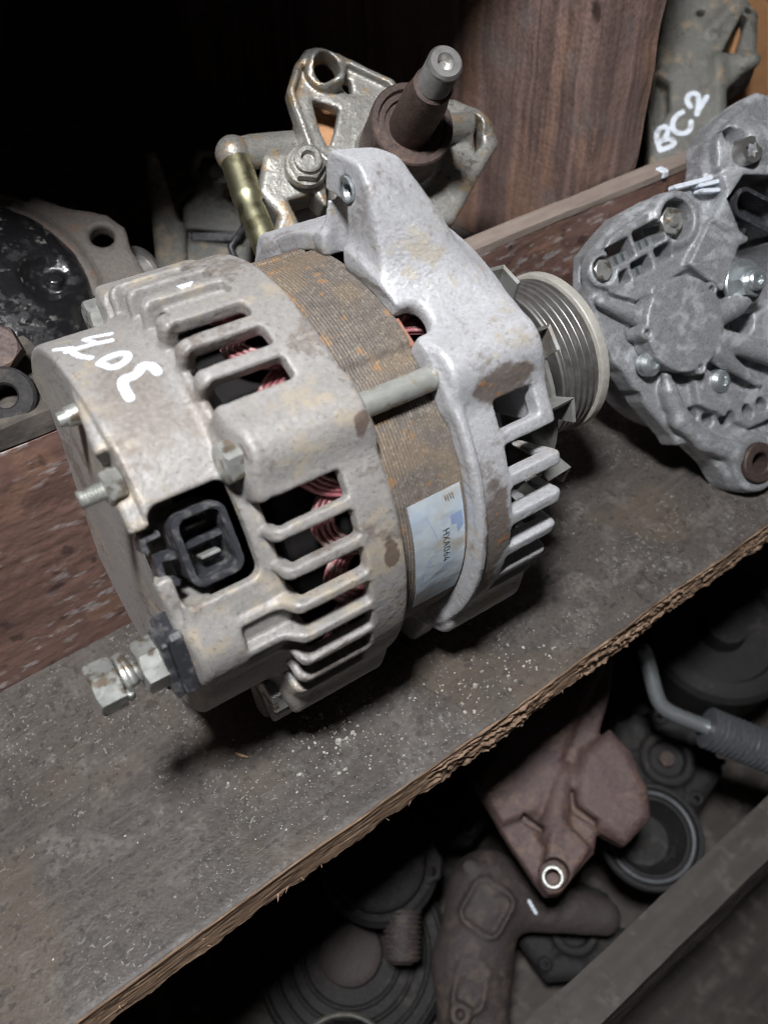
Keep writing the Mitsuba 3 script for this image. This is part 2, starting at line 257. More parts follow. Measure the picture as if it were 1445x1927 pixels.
# signed distance volumes -> surface nets: soft, filleted castings
def smin(a, b, k):
    h = np.clip(0.5 + 0.5 * (b - a) / k, 0, 1); return b * (1 - h) + a * h - k * h * (1 - h)
def smax(a, b, k): return -smin(-a, -b, k)
class Vol:
    def __init__(s, lo, hi, h):
        s.h, s.lo = h, np.array(lo, float); s.ax = [np.arange(l, u + h, h).astype('f4') for l, u in zip(lo, hi)]
        s.d = np.full([len(a) for a in s.ax], 30, 'f4')
    def _reg(s, lo, hi):
        sl = tuple(slice(max(0, np.searchsorted(a, l)), max(1, np.searchsorted(a, u))) for a, l, u in zip(s.ax, lo, hi))
        return sl, [s.ax[i][sl[i]].reshape([-1 if j == i else 1 for j in range(3)]) for i in range(3)]
    def add(s, fn, lo=(-999,) * 3, hi=(999,) * 3, k=1.0):
        sl, X = s._reg(lo, hi); s.d[sl] = smin(s.d[sl], fn(*X).astype('f4'), k); return s
    def cut(s, fn, lo=(-999,) * 3, hi=(999,) * 3, k=1.0):
        sl, X = s._reg(lo, hi); s.d[sl] = smax(s.d[sl], -fn(*X).astype('f4'), k); return s
    def mesh(s, rough=0.0, scale=5.0, seed=1):
        d = s.d; sg = d < 0; n = [q - 1 for q in d.shape]
        c = np.zeros(n, 'u1')
        O = list(np.ndindex(2, 2, 2))
        for o in O: c += sg[tuple(slice(o[k], o[k] + n[k]) for k in range(3))]
        act = (c > 0) & (c < 8); I = np.stack(np.nonzero(act), 1); idx = np.full(n, -1, 'i4'); idx[act] = np.arange(len(I))
        acc, cnt = np.zeros((len(I), 3)), np.zeros(len(I))
        cv = {o: d[I[:, 0] + o[0], I[:, 1] + o[1], I[:, 2] + o[2]].astype(float) for o in O}
        for a in O:
            for k in range(3):
                if a[k]: continue
                b = list(a); b[k] = 1; b = tuple(b)
                m = (cv[a] < 0) != (cv[b] < 0); t = np.where(m, cv[a] / np.where(m, cv[a] - cv[b], 1), 0)
                q = np.array(a, float) + t[:, None] * (np.array(b) - np.array(a)); acc[m] += q[m]; cnt[m] += 1
        v = (I + acc / cnt[:, None]) * s.h + s.lo
        F = []
        for k in range(3):
            k1, k2 = (k + 1) % 3, (k + 2) % 3
            a = np.moveaxis(sg, (k, k1, k2), (0, 1, 2)); ix = np.moveaxis(idx, (k, k1, k2), (0, 1, 2))
            A, B = a[:-1, 1:-1, 1:-1], a[1:, 1:-1, 1:-1]
            E = np.stack(np.nonzero(A != B), 1)
            q = np.stack([ix[E[:, 0], E[:, 1], E[:, 2]], ix[E[:, 0], E[:, 1] + 1, E[:, 2]], ix[E[:, 0], E[:, 1] + 1, E[:, 2] + 1], ix[E[:, 0], E[:, 1], E[:, 2] + 1]], 1)
            ins = A[tuple(E.T)]; q[~ins] = q[~ins][:, ::-1]; F.append(q)
        F = np.vstack(F); F = F[(F >= 0).all(1)]
        f = np.vstack([F[:, [0, 1, 2]], F[:, [0, 2, 3]]])
        if rough:
            N = np.zeros_like(v); fn = np.cross(v[f[:, 1]] - v[f[:, 0]], v[f[:, 2]] - v[f[:, 0]])
            for k in range(3): np.add.at(N, f[:, k], fn)
            N /= np.maximum(np.linalg.norm(N, axis=1, keepdims=True), 1e-9)
            v = v + N * ((meshkit.fbm(v / scale, 3, seed) - 0.5) * rough)[:, None]
        return v, f
def rr(a, b, rd): a = a + rd; b = b + rd; return np.minimum(np.maximum(a, b), 0) + np.hypot(np.maximum(a, 0), np.maximum(b, 0)) - rd
def s_cyl(cx, cy, r, z0, z1, rd=0.8): return lambda x, y, z: rr(np.hypot(x - cx, y - cy) - r, np.maximum(z0 - z, z - z1), rd)
def s_cylx(cy, cz, r, x0, x1, rd=0.8): return lambda x, y, z: rr(np.hypot(y - cy, z - cz) - r, np.maximum(x0 - x, x - x1), rd)
def s_box(c, h, rd=1.0):
    def fn(x, y, z):
        q = [np.abs(w - c[i]) - h[i] + rd for i, w in enumerate((x, y, z))]
        return np.sqrt(sum(np.maximum(w, 0) ** 2 for w in q)) + np.minimum(np.maximum(np.maximum(q[0], q[1]), q[2]), 0) - rd
    return fn
def s_cap(a, b, ra, rb=None):
    a, b = np.array(a, float), np.array(b, float); rb = ra if rb is None else rb; ab = b - a; L = ab @ ab
    def fn(x, y, z):
        t = np.clip(((x - a[0]) * ab[0] + (y - a[1]) * ab[1] + (z - a[2]) * ab[2]) / L, 0, 1)
        return np.sqrt((x - a[0] - t * ab[0]) ** 2 + (y - a[1] - t * ab[1]) ** 2 + (z - a[2] - t * ab[2]) ** 2) - (ra + (rb - ra) * t)
    return fn
def s_poly(poly, z0, z1, rd=1.0):                     # an outline in x, y with its thickness along z
    def fn(x, y, z):
        X, Y = np.broadcast_arrays(x[..., 0], y[..., 0])
        d = shapely.distance(poly.boundary, shapely.points(X, Y)); d = np.where(shapely.contains_xy(poly, X, Y), -d, d)[..., None]
        return rr(d, np.maximum(z0 - z, z - z1), rd)
    return fn
def s_hull(pts, k=3.0):
    from scipy.spatial import ConvexHull
    eq = np.unique(ConvexHull(np.array(pts, float)).equations.round(5), axis=0)
    def fn(x, y, z):
        d = None
        for a, b, c, e in eq:
            q = a * x + b * y + c * z + e; d = q if d is None else smax(d, q, k)
        return d
    return fn

# ------------------------------------------------------------------ setting and shelving
def wbox(x0, x1, y0, y1, z0, z1, c=0.0015):
    m = cbox(x1 - x0, y1 - y0, z1 - z0, c); v, f = vf(m); return v + [(x0 + x1) / 2, (y0 + y1) / 2, (z0 + z1) / 2], f
obj('wall', wbox(-1.2, 1.6, 0.62, 0.66, -0.8, 1.3), 'm_wall', kind='structure', label='dark back wall of the shed behind the shelves')
obj('ground', wbox(-1.5, 2.0, -1.5, 0.62, -0.86, -0.80), 'm_wall', kind='structure', label='dark floor far below the shelves')

shelf = thing('wooden_shelf', 'stepped dark wooden shelf rack with a rough torn front edge', 'shelf')
def rough_board(x0, x1, y0, y1, z1, th, step=0.0007, amp=0.0016, seed=3):
    """a board whose front edge (at y0) is torn fibre, with a split just under its top face"""
    xs = np.arange(x0, x1, step)
    prof = [(y1, 0)] + [(y0 + t * (y1 - y0), 0) for t in (0.8, 0.5, 0.25, 0.1, 0.05)] + [(y0 + 0.0028, 0), (y0 + 0.0014, -0.00015), (y0 + 0.0006, -0.0006), (y0 + 0.0002, -0.0014), (y0 + 0.0004, -0.0022), (y0 + 0.0014, -0.0028)]
    zz = np.linspace(-0.0034, -th, 22); nt = len(prof)
    prof += [(y0 + 0.0006 + 0.0010 * (-z / th), z) for z in zz]
    prof += [(y0 + 0.003, -th - 0.0004), (y0 + 0.03, -th), (y1, -th)]
    prof = np.array(prof); n = len(prof)
    X, J = np.meshgrid(xs, np.arange(n), indexing='ij')
    Y, Z = prof[J, 0], prof[J, 1]
    P = np.stack([X, Y, Z], -1)
    tear = (meshkit.fbm(np.stack([X * 120, Z * 700, Y * 0], -1), 4, seed) - 0.5)
    tuft = np.maximum(meshkit.fbm(np.stack([X * 420, Z * 1300, Y * 0 + 5], -1), 3, seed + 4) - 0.5, 0)
    soft = np.clip((meshkit.fbm(np.stack([X * 28, Z * 0, Y * 0 + 9], -1), 3, seed + 8) - 0.42) * 5, 0.15, 1)
    front = ((J >= nt - 5) & (J < nt + 22)).astype(float) * np.where(J < nt, 0.35, 1.0)
    Y = Y - front * (tear * amp * 1.7 + tuft * amp * 2.0) * soft - (meshkit.fbm(np.stack([X * 25, Y * 0, Y * 0], -1), 3, seed + 1) - 0.5) * 0.0016 * (J >= 5) * (J < n - 2)
    low = (J >= nt + 15) & (J < nt + 24)
    Z = Z + low * (meshkit.fbm(np.stack([X * 260, Y * 0, Y * 0], -1), 4, seed + 2) - 0.5) * 0.0050 * (J - nt - 14) / 9
    Z = Z + (J < nt - 4) * (meshkit.fbm(np.stack([X * 60, Y * 60, Y * 0], -1), 3, seed + 6) - 0.5) * 0.0006
    v = np.stack([X, Y, Z + z1], -1).reshape(-1, 3)
    i, j = np.meshgrid(np.arange(len(xs) - 1), np.arange(n - 1), indexing='ij'); a = (i * n + j).ravel()
    return v, np.vstack([np.stack([a, a + 1, a + n + 1], 1), np.stack([a, a + n + 1, a + n], 1)])[:, ::-1]
bv, bf = rough_board(-0.16, 0.48, 0.1035, 0.2178, 0.0, 0.0175)
nrm = np.cross(bv[bf[:, 1]] - bv[bf[:, 0]], bv[bf[:, 2]] - bv[bf[:, 0]])
if nrm[np.abs(bv[bf].mean(1)[:, 2]) < 1e-3][:, 2].mean() < 0: bf = bf[:, ::-1]
cen = bv[bf].mean(1); edge = (cen[:, 1] < 0.1075) & (cen[:, 2] < -0.0006)
obj('shelf_board', (bv, bf[~edge]), 'm_shelf', shelf, smooth=45)
obj('torn_edge', (bv, bf[edge]), 'm_edge', shelf, smooth=50, label='torn brown wood fibre front edge')
spl = []
for i in range(45):                                  # loose fibres standing out of the torn edge
    x = rng.uniform(-0.06, 0.30); z = rng.choice([-0.0165, -0.012, -0.007], p=[0.6, 0.2, 0.2]) + rng.normal(0, 0.0012)
    d = np.array([rng.normal(0, 1.0), -abs(rng.normal(0.5, 0.35)), rng.normal(-0.45, 0.5)]); d /= np.linalg.norm(d)
    L = rng.uniform(0.0005, 0.0016); p = np.array([x, 0.1048, z + 0.001]); w = rng.uniform(0.00012, 0.0003)
    spl.append(sweep([p - d * 0.001, p + d * L * 0.5, p + d * L + [0, 0, -0.15 * L]], [w, w * 0.8, w * 0.15], 4))
obj('splinter', cat(*spl), 'm_edge', shelf, kind='stuff', label='loose wood fibres along the torn edge')

def plank(x0, x1, y0, y1, z0, z1, st, amp=0.0008, seed=1):
    m = trimesh.creation.box(extents=[x1 - x0, y1 - y0, z1 - z0]); m.apply_translation([(x0 + x1) / 2, (y0 + y1) / 2, (z0 + z1) / 2])
    m = m.subdivide_to_size(st, max_iter=12); v = np.array(m.vertices)
    c, h = np.array([(x0 + x1), (y0 + y1), (z0 + z1)]) / 2, np.array([x1 - x0, y1 - y0, z1 - z0]) / 2
    e = np.sort(h - np.abs(v - c), axis=1)            # chip the long edges
    v += (c - v) / np.linalg.norm(c - v, axis=1, keepdims=True) * (np.clip(1 - e[:, 1] / 0.004, 0, 1) * (0.0004 + 0.002 * np.maximum(meshkit.fbm(v * 130, 3, seed) - 0.45, 0)))[:, None]
    v += (np.stack([meshkit.fbm(v * [30, 60, 60] + k * 9, 3, seed + k) for k in range(3)], 1) - 0.5) * amp * 2
    return v, m.faces
obj('riser_board', plank(-0.16, 0.48, 0.2182, 0.2268, -0.017, 0.0925, 0.006), 'm_riser', shelf, label='reddish brown board along the back of the shelf')
obj('rail', plank(0.048, 0.48, 0.2180, 0.2272, 0.0926, 0.0955, 0.005, 0.0006, 4), 'm_rail', shelf, label='pale dusty top edge of the back board')
obj('back_shelf_board', wbox(-0.3, 0.7, 0.2275, 0.60, 0.030, 0.048), 'm_lower', shelf)
obj('side_panel', plank(0.2720, 0.3020, 0.2285, 0.60, 0.048, 0.2712, 0.006, 0.0009, 9), 'm_post', shelf, label='upright reddish brown plank with a dark knot, running back into the dark')
obj('upper_shelf_board', wbox(-0.5, 0.8, 0.2075, 0.60, 0.272, 0.290), 'm_wall', shelf)
obj('lower_lip', plank(-0.20, 0.55, 0.030, 0.048, -0.175, -0.121, 0.006, 0.001, 21), 'm_lower', shelf, label='dusty grey brown lip board of the lower shelf')
obj('lower_shelf_board', wbox(-0.5, 0.8, 0.049, 0.60, -0.295, -0.275), 'm_lower', shelf)
obj('front_lower_board', plank(-0.25, 0.8, -0.25, 0.0470, -0.42, -0.40, 0.02, 0.001, 31), 'm_lower', shelf, label='dark board far below in front of the lower lip')

# grit, dust crumbs and chips lying on the shelf
ico = trimesh.creation.icosphere(subdivisions=1)
def crumb(p, r):
    v = ico.vertices * rng.uniform(0.6, 1.25, 3) * r; v = v * (1 + 0.25 * rng.normal(size=(len(v), 1)).clip(-1, 1)); return v + p, ico.faces
cr = []
for cx, cy, sx, sy, n, r0 in ((0.0695, 0.1320, 0.008, 0.008, 130, 0.00027), (0.122, 0.1150, 0.017, 0.007, 130, 0.00026), (0.06, 0.125, 0.022, 0.014, 300, 0.00013), (0.10, 0.115, 0.03, 0.007, 280, 0.00013), (0.05, 0.15, 0.03, 0.03, 110, 0.00012), (0.03, 0.13, 0.035, 0.02, 110, 0.00012), (0.21, 0.13, 0.03, 0.02, 60, 0.00014)):
    for _ in range(n):
        x, y = cx + rng.normal() * sx, cy + rng.normal() * sy
        if 0.1075 < y < 0.216: r = r0 * rng.lognormal(0, 0.5); cr.append(crumb([x, y, r * 0.4 + 0.0002], r))
for x, y, r in ((0.0705, 0.1290, 0.0010), (0.120, 0.118, 0.0008), (0.1285, 0.1095, 0.0008), (0.132, 0.114, 0.0006), (0.126, 0.121, 0.0006), (0.064, 0.1335, 0.0006), (0.0760, 0.1290, 0.0007)): cr.append(crumb([x, y, r * 0.5], r))
obj('grit', cat(*cr), 'm_grit', kind='stuff', smooth=False, label='pale grit and crumbs scattered on the dark shelf in front of the alternator')
def chip(p, d, L, w): d = np.array(d, float); return sweep([np.array(p) - d * L / 2, np.array(p), np.array(p) + d * L / 2 + [0, 0, L * 0.08]], [w * 0.5, w, w * 0.3], 5)
obj('wood_chip', chip([0.0425, 0.1442, 0.0006], [0.45, -0.85, 0.1], 0.0052, 0.0006), 'm_chip', label='thin pale wood splinter on the dark shelf below the studded end of the large alternator', cat_='wood splinter')
obj('wood_chip', chip([0.2760, 0.0540, -0.3985], [0.2, -0.9, 0.1], 0.019, 0.0018), 'm_chip', label='orange wood chip lying on the dark board at lower right', cat_='wood splinter')

# ------------------------------------------------------------------ the large alternator (x along its shaft, from rear to pulley)
A = FR([0.09153, 0.18019, 0.07557], [0.99876, -0.03665, -0.03379], [0.03667, 0.99933, 0.0])
alt = thing('alternator', 'large dusty grey alternator with hand painted white digits lying in the middle of the shelf', 'alternator')
RAD = np.pi / 180
def pol(r, th): return -r * math.sin(th * RAD), r * math.cos(th * RAD)       # (y, z) at an angle from the top towards the front
def rth(y, z): return np.hypot(y, z), np.degrees(np.arctan2(-y, z))
def dth(th, c): return (th - c + 180) % 360 - 180
def s_pad(c, half_mm, x0, x1, r0, r1, rd=1.5):        # a box in (angle, x, radius)
    def fn(x, y, z):
        r, th = rth(y, z); a = np.abs(dth(th, c)) * RAD * r - half_mm
        d = rr(a, np.maximum(x0 - x, x - x1), rd); return np.maximum(d, np.maximum(r0 - r, r - r1))
    return fn
BOSS = (41.5, 131.5, 221.5, 311.5)
H = 0.56
V = Vol((-66, -78, -84), (4, 78, 76), H)
def drum(x, y, z): r, th = rth(y, z); return smax(smax(r - 65, -33 - x, 4), x, 1.0)
def tail(x, y, z):                                    # rear drum, stepped in to a narrower rim whose end is cut off aslant
    r, th = rth(y, z); rho, tau = -y * 0.72 + z * 0.69, -y * 0.69 - z * 0.72
    d = np.minimum(smax(r - 56, -56.2 - x, 1.6), smax(r - 54.2, -60.6 - 0.275 * (rho - 53) - 0.0 * tau - x, 3.0))
    return smax(d, x + 20, 2)
V.add(drum); V.add(tail, hi=(-15, 99, 99), k=3.0)
for b in BOSS:
    cy, cz = pol(61, b); V.add(s_cylx(cy, cz, 8.6, -31.5, -0.3, 1.5), (-40, cy - 18, cz - 18), (4, cy + 18, cz + 18), 5)
cy, cz = pol(50, 86); V.add(s_cylx(cy, cz, 11.0, -57.0, -30, 2), (-66, cy - 22, cz - 22), (-18, cy + 22, cz + 22), 5)
for xx in (-33, -14):                                 # two hinge lugs under the drum, standing on the shelf
    V.add(s_hull([(xx + a, y, z) for a in (0, 9) for y, z in ((-36, -73.5), (-27, -75.4), (-18, -73), (-46, -46), (-5, -62))], 2.0), (xx - 6, -60, -84), (xx + 15, 8, -40), 3)
V.cut(lambda x, y, z: smax(rth(y, z)[0] - 60.5, np.maximum(-28.5 - x, x - 9), 1), k=1.0)
V.cut(lambda x, y, z: smax(rth(y, z)[0] - 51.5, np.maximum(-47.5 - 0.262 * (-y * 0.72 + z * 0.69 - 45) - x, x + 20), 1), k=1.0)
SLOT = [9.3, 18.2, 27.4] + [55.2 + 9.25 * i for i in range(7)] + [145 + 9.3 * i for i in range(7)] + [235 + 9.3 * i for i in range(7)] + [325 + 9.3 * i for i in range(2)]
for i, c in enumerate(SLOT):
    cy, cz = pol(60, c); lo, hi = (-46, cy - 20, cz - 20), (0, cy + 20, cz + 20)
    V.cut(s_pad(c, (2.8, 3.1, 3.2)[i] if i < 3 else 3.6, -30.5, -11.3, 45, 99, 1.2), lo, hi, 1.0)
    V.cut(s_pad(c, 2.6 if i < 3 else 3.2, -45, -28, 57.6, 99, 0.8), lo, hi, 1.4)
for c in (-0.9, -10.2, -19.5):                        # blind grooves between the upper ribs
    cy, cz = pol(62, c); lo, hi = (-46, cy - 20, cz - 20), (0, cy + 20, cz + 20)
    V.cut(s_pad(c, 3.2, -31, -11, 61.8, 99, 1.6), lo, hi, 1.2); V.cut(s_pad(c, 3.0, -45, -28, 57.8, 99, 0.8), lo, hi, 1.4)
cy, cz = pol(56, 57); lo, hi = (-70, cy - 30, cz - 30), (-20, cy + 30, cz + 30)
V.cut(s_pad(57, 13.0, -55.4, -35.3, 30, 99, 3.0), lo, hi, 1.2)                  # window round the plug socket
V.cut(s_pad(54.5, 6.2, -60, -52, 34, 99, 1.0), lo, hi, 1.0)
cy, cz = pol(52, 34.5); V.cut(s_pad(34.5, 4.4, -70, -56.2, 45, 99, 1.5), (-70, cy - 20, cz - 20), (-40, cy + 20, cz + 20), 1.2)
cy, cz = pol(52, 31); V.cut(s_pad(28.0, 1.8, -60.0, -56.0, 46, 99, 0.8), (-70, cy - 20, cz - 20), (-40, cy + 20, cz + 20), 0.8)
obj('rear_housing', V.mesh(0.14, 2.5, 2), 'm_cast_rear', alt, A, True, label='dusty ribbed rear housing casting')
del V

V = Vol((20, -78, -84), (59, 78, 98), H)
V.add(lambda x, y, z: smax(smax(rth(y, z)[0] - 65, x - 55, 2.5), 23.6 - x, 0.8))
for b in BOSS:
    cy, cz = pol(61, b); V.add(s_cylx(cy, cz, 9.8, 23.8, 54.5, 2.0), (18, cy - 20, cz - 20), (60, cy + 20, cz + 20), 5)
V.add(s_hull([(x, y, z) for x, y, z in ((24, 9, 86), (24, 6, 90), (24, -7, 91), (24, -10.5, 88), (38, 6, 88), (38, -6, 88.5), (41, -1, 87), (24, -19, 64), (24, 11, 62), (55, -33, 52), (55, 8, 57), (54, -14, 60))], 1.6), (20, -60, 30), (60, 40, 98), 7)
for xx in (25, 42):
    V.add(s_hull([(xx + a, y, z) for a in (0, 9) for y, z in ((-35, -71.5), (-26, -73.4), (-17, -71), (-46, -46), (-5, -60))], 2.0), (xx - 6, -60, -84), (xx + 15, 8, -40), 3)
def lip(x, y, z):
    r, th = rth(y, z); return np.maximum(rr(np.abs(r - 65.2) - 1.3, np.abs(x - 24.7) - 1.2, 0.6), (np.abs(dth(th, 84)) - 46) * 0.6)
V.add(lip, k=1.2);
V.cut(lambda x, y, z: smax(rth(y, z)[0] - 59.5, np.maximum(10 - x, x - 51), 1), k=1.0)
V.cut(s_cylx(0, 0, 16, 40, 70, 0.5), k=1)
V.cut(s_cylx(-2, 82, 3.3, 10, 70, 0.3), (18, -14, 70), (60, 12, 98), 0.6)
V.cut(s_cylx(0.5, 97, 16, 41.5, 80, 2), (30, -40, 60), (60, 40, 99), 3)
FIN = [55.6, 66.7, 78.0, 89.3, 100.6, 111.9] + [150 + 11.3 * i for i in range(6)] + [242 + 11.3 * i for i in range(6)]
for i, c in enumerate(FIN):
    cy, cz = pol(58, c); lo, hi = (20, cy - 34, cz - 34), (60, cy + 34, cz + 34)
    V.cut(s_pad(c, 4.3, 36.0, 49.5 if i == 0 else 80, 40, 99, 1.2), lo, hi, 1.0)
for c in (27.5, -3, 68 + 180):
    cy, cz = pol(62, c); V.cut(s_pad(c, 4.6, 10, 30, 52, 99, 4.0), (10, cy - 16, cz - 16), (40, cy + 16, cz + 16), 2.0)
obj('front_housing', V.mesh(0.2, 3.0, 5), 'm_cast_front', alt, A, True, label='cleaner light grey front housing with a drilled top ear')
del V
obj('insert', moved(lathe([(23.4, 3.3), (23.6, 2.7)] + [(24 + 0.45 * i, 2.75 + 0.3 * (i % 2)) for i in range(30)] + [(37.6, 3.3), (23.4, 3.3)], 32, 'x'), lambda v: v + [0, -2, 82]), 'm_bright_steel', alt, A, label='shiny threaded insert of the ear')

# stator: a stack of sheet steel, one ridge per sheet
na, nt = 26 * 6 + 1, 480
xs = np.linspace(-0.6, 24.2, na); th = np.arange(nt) / nt * 360
Xg, Tg = np.meshgrid(xs, th, indexing='ij')
ph = (Xg / 0.95) % 1.0
Rg = 60.0 - 0.55 * np.clip((np.abs(ph - 0.5) * 2 - 0.5) / 0.35, 0, 1) + 0.16 * (meshkit.noise(np.stack([np.floor(Xg / 0.95), Tg * 0.06, Tg * 0], -1), 3) - 0.5)
for c in (33.0, 123.0, 213.0, 303.0, 340.0):
    Rg -= 1.1 * np.clip((2.4 - np.abs(dth(Tg, c))) / 0.35, 0, 1)
    Rg += 0.5 * np.clip((0.7 - np.abs(dth(Tg, c + 1.5))) / 0.3, 0, 1)
sv = np.stack([Xg, -Rg * np.sin(Tg * RAD), Rg * np.cos(Tg * RAD)], -1).reshape(-1, 3)
i, j = np.meshgrid(np.arange(na - 1), np.arange(nt), indexing='ij'); a, b = (i * nt + j).ravel(), (i * nt + (j + 1) % nt).ravel()
sf = np.vstack([np.stack([a, b, b + nt], 1), np.stack([a, b + nt, a + nt], 1)])
ring0, ring1 = np.arange(nt), (na - 1) * nt + np.arange(nt)
inner = sv.copy(); k0 = len(sv)
iv = np.vstack([sv[ring0] * [1, 0.78, 0.78], sv[ring1] * [1, 0.78, 0.78]])
nx_ = (np.arange(nt) + 1) % nt
sf = np.vstack([sf, np.stack([ring0, nx_, k0 + np.arange(nt)], 1), np.stack([nx_, k0 + nx_, k0 + np.arange(nt)], 1),
                np.stack([ring1, k0 + nt + np.arange(nt), ring1[nx_]], 1), np.stack([ring1[nx_], k0 + nt + np.arange(nt), k0 + nt + nx_], 1)])
obj('stator_core', (np.vstack([sv, iv]), sf), 'm_stator', alt, A, 50, label='brown laminated steel band with rust spots')
obj('lamination_strip', cbox(1.4, 9, 1.2, 0.2, (24.6, 0, 0)).rotate((27.5, 0, 0)).translate((0,) + tuple(np.array(pol(59.0, 27.5)))), 'm_copper_strip', alt, A)

def onr(r0):                                          # (x, arc angle in degrees, height) -> alternator frame
    return lambda v: np.stack([v[:, 0], -(r0 + v[:, 2]) * np.sin(v[:, 1] / r0), (r0 + v[:, 2]) * np.cos(v[:, 1] / r0)], 1)
def flip(m): v, f = vf(m); return v, f[:, ::-1]
r0 = 60.0; q = lambda x, t: (x, t * RAD * r0)
lab = Polygon([q(5.3, 68.6), q(22.6, 68.4), q(22.9, 90), q(23.0, 107.5), q(7.3, 107.5), q(6.0, 90)])
plab = obj('paper_label', moved(flip(extr(lab, 0.10, 0.24, 1.5)), onr(r0)), 'm_label', alt, A, 40, label='faded pale blue paper sticker printed HXA064')
tx = meshkit.text_mesh('HXA064', 2.2, 0.05); tx.vertices *= [0.98, 1.0, 1]
tv, tf = vf(tx); tv = np.stack([15.2 + tv[:, 1] + tv[:, 0] * 0.02, 79.6 * RAD * r0 + tv[:, 0], 0.26 + tv[:, 2]], 1)
obj('printed_code', moved((tv, tf[:, ::-1]), onr(r0)), 'm_ink', plab, A, False)
marks = unary_union([LineString([q(17.2 + 0.8 * i, 70.2), q(17.5 + 0.8 * i, 71.6 + 0.4 * (i % 2))]).buffer(0.18) for i in range(4)])
obj('printed_mark', moved(flip(extr(marks, 0.25, 0.30)), onr(r0)), 'm_ink', plab, A, False)
pen = unary_union([LineString([q(8.0, 96), q(9.0, 91), q(10.8, 87.5), q(13.2, 84.5)]).buffer(0.12), LineString([q(8.1, 95.6), q(9.4, 92), q(11.2, 88.5)]).buffer(0.09), LineString([q(10.5, 74), q(12.5, 79), q(13.4, 82)]).buffer(0.09)])
obj('pen_stroke', moved(flip(extr(pen, 0.25, 0.29, 1.0)), onr(r0)), 'm_blue_ink', plab, A, False)
smudge = Polygon([q(18.3, 76.5), q(21.8, 76.3), q(22.2, 80.5), q(20.4, 82.6), q(20.2, 79.4), q(18.4, 79.2)]).buffer(0.5).buffer(-0.3)
obj('pen_stroke', moved(flip(extr(smudge, 0.25, 0.28, 1.0)), onr(r0)), 'm_blue_ink', plab, A, False, label='smudged blue ink patch')

# white brush digits on the rear housing
def chaikin(l):
    for _ in range(2):
        l = [l[0]] + [tuple(np.array(a) * (1 - t) + np.array(b) * t) for a, b in zip(l[:-1], l[1:]) for t in (0.25, 0.75)] + [l[-1]]
    return l
def strokes(ls, w, r0):
    ls = [chaikin(l) for l in ls]
    return unary_union([LineString([(x, t * RAD * r0) for x, t in l]).buffer(w * (1 + 0.12 * math.sin(7 * i))) for i, l in enumerate(ls)]).buffer(0.3).buffer(-0.3)
rp = 56.05
for ls, w in (([[(-39.9, -12.3), (-47.1, -15.4), (-45.2, -10.6)], [(-41.4, -7.9), (-47, -9.6), (-52.3, -9.6)], [(-54.0, -13.6), (-50.8, -11.1)], [(-51.5, -10.7), (-51.0, -5.4), (-48.7, -2.4)]], 0.85),
              ([[(-47.8, 1.4), (-45.7, 5.4), (-40.8, 3.3), (-40.6, 0.1), (-45.2, -0.2), (-47.8, 1.4)]], 1.0),
              ([[(-37.3, 11.2), (-37.3, 8.7), (-39.5, 7.4), (-42.0, 10.0), (-45.5, 9.8), (-46.5, 12.6), (-46.5, 16.0)]], 1.3)):
    g = strokes(ls, w, rp)
    obj('painted_digit', moved(flip(extr(g, -0.3, 0.16, 1.0)), onr(rp)), 'm_paint', alt, A, 30, label='white brush painted digit')
obj('paint_dab', moved(flip(extr(Polygon([(x, t * RAD * 65) for x, t in ((-21.8, -6.6), (-17.7, -6.5), (-19.2, -4.7), (-21.5, -4.8))]).buffer(0.2), -0.6, 0.15, 1.0)), onr(65)), 'm_paint', alt, A, 30)

# copper windings seen through the slots
def coil(x_end, sgn, seed):
    r_ = np.random.default_rng(seed); W = []
    for i in range(20):                               # bundles of parallel wires, each leaving one slot and entering another
        t0 = i * 18 + r_.normal(0, 1.0); dx, dr_, sp = r_.normal(0, 0.8), r_.normal(0, 0.5), 25 + r_.normal(0, 1)
        for j in range(8):
            t = np.linspace(0, 1, 13); t_ = t0 + (j % 4) * 1.0 + (sp - 2.0 * (j % 4)) * t
            r = 52.0 + dr_ + 1.25 * (j // 4) + 3.2 * t + 1.0 * np.sin(np.pi * t)
            x = x_end + sgn * ((20 - 1.7 * (j % 4) + dx) * np.sin(np.pi * np.clip(t, 0.0, 1.0)) ** 0.5)
            W.append(sweep(np.stack([x, -r * np.sin(t_ * RAD), r * np.cos(t_ * RAD)], 1), 0.68, 6))
    return cat(*W)
obj('winding', coil(1, -1, 1), 'm_copper', alt, A, True, kind='stuff', label='pinkish red copper wire loops behind the rear slots')
obj('winding', coil(22, 1, 2), 'm_copper', alt, A, True, kind='stuff', label='pinkish red copper wire loops inside the front housing')
obj('rotor', lathe([(-24, 0), (-24, 46), (-22, 47.5), (47, 47.5), (49, 46), (49, 0)], 72, 'x'), 'm_rotor', alt, A)

# long through bolt across the stator, hex heads on the rear bosses
cy, cz = pol(63.6, 41.5)
obj('through_bolt_sleeve', moved(lathe([(-1.5, 0), (-1.5, 3.3), (21.6, 3.3), (21.9, 3.0), (22.2, 3.3), (23.0, 3.3), (23.2, 3.05), (24.3, 3.05), (24.3, 0)], 32, 'x'), lambda v: v + [0, cy, cz]), 'm_zinc_white', alt, A)
for b in BOSS:
    cy, cz = pol(61.5, b); F = A.sub((-31.3, cy, cz), (-1, 0, 0), (0, 0.3, 1))
    hb = obj('hex_bolt', moved(hexhead(9.4, 4.6), lambda v: v + [0, 0, 0.8]), 'm_zinc', alt, F, 25)
    obj('washer', m3.Manifold.cylinder(0.9, 6.0, 6.0, 40), 'm_rust', hb, F, 30)
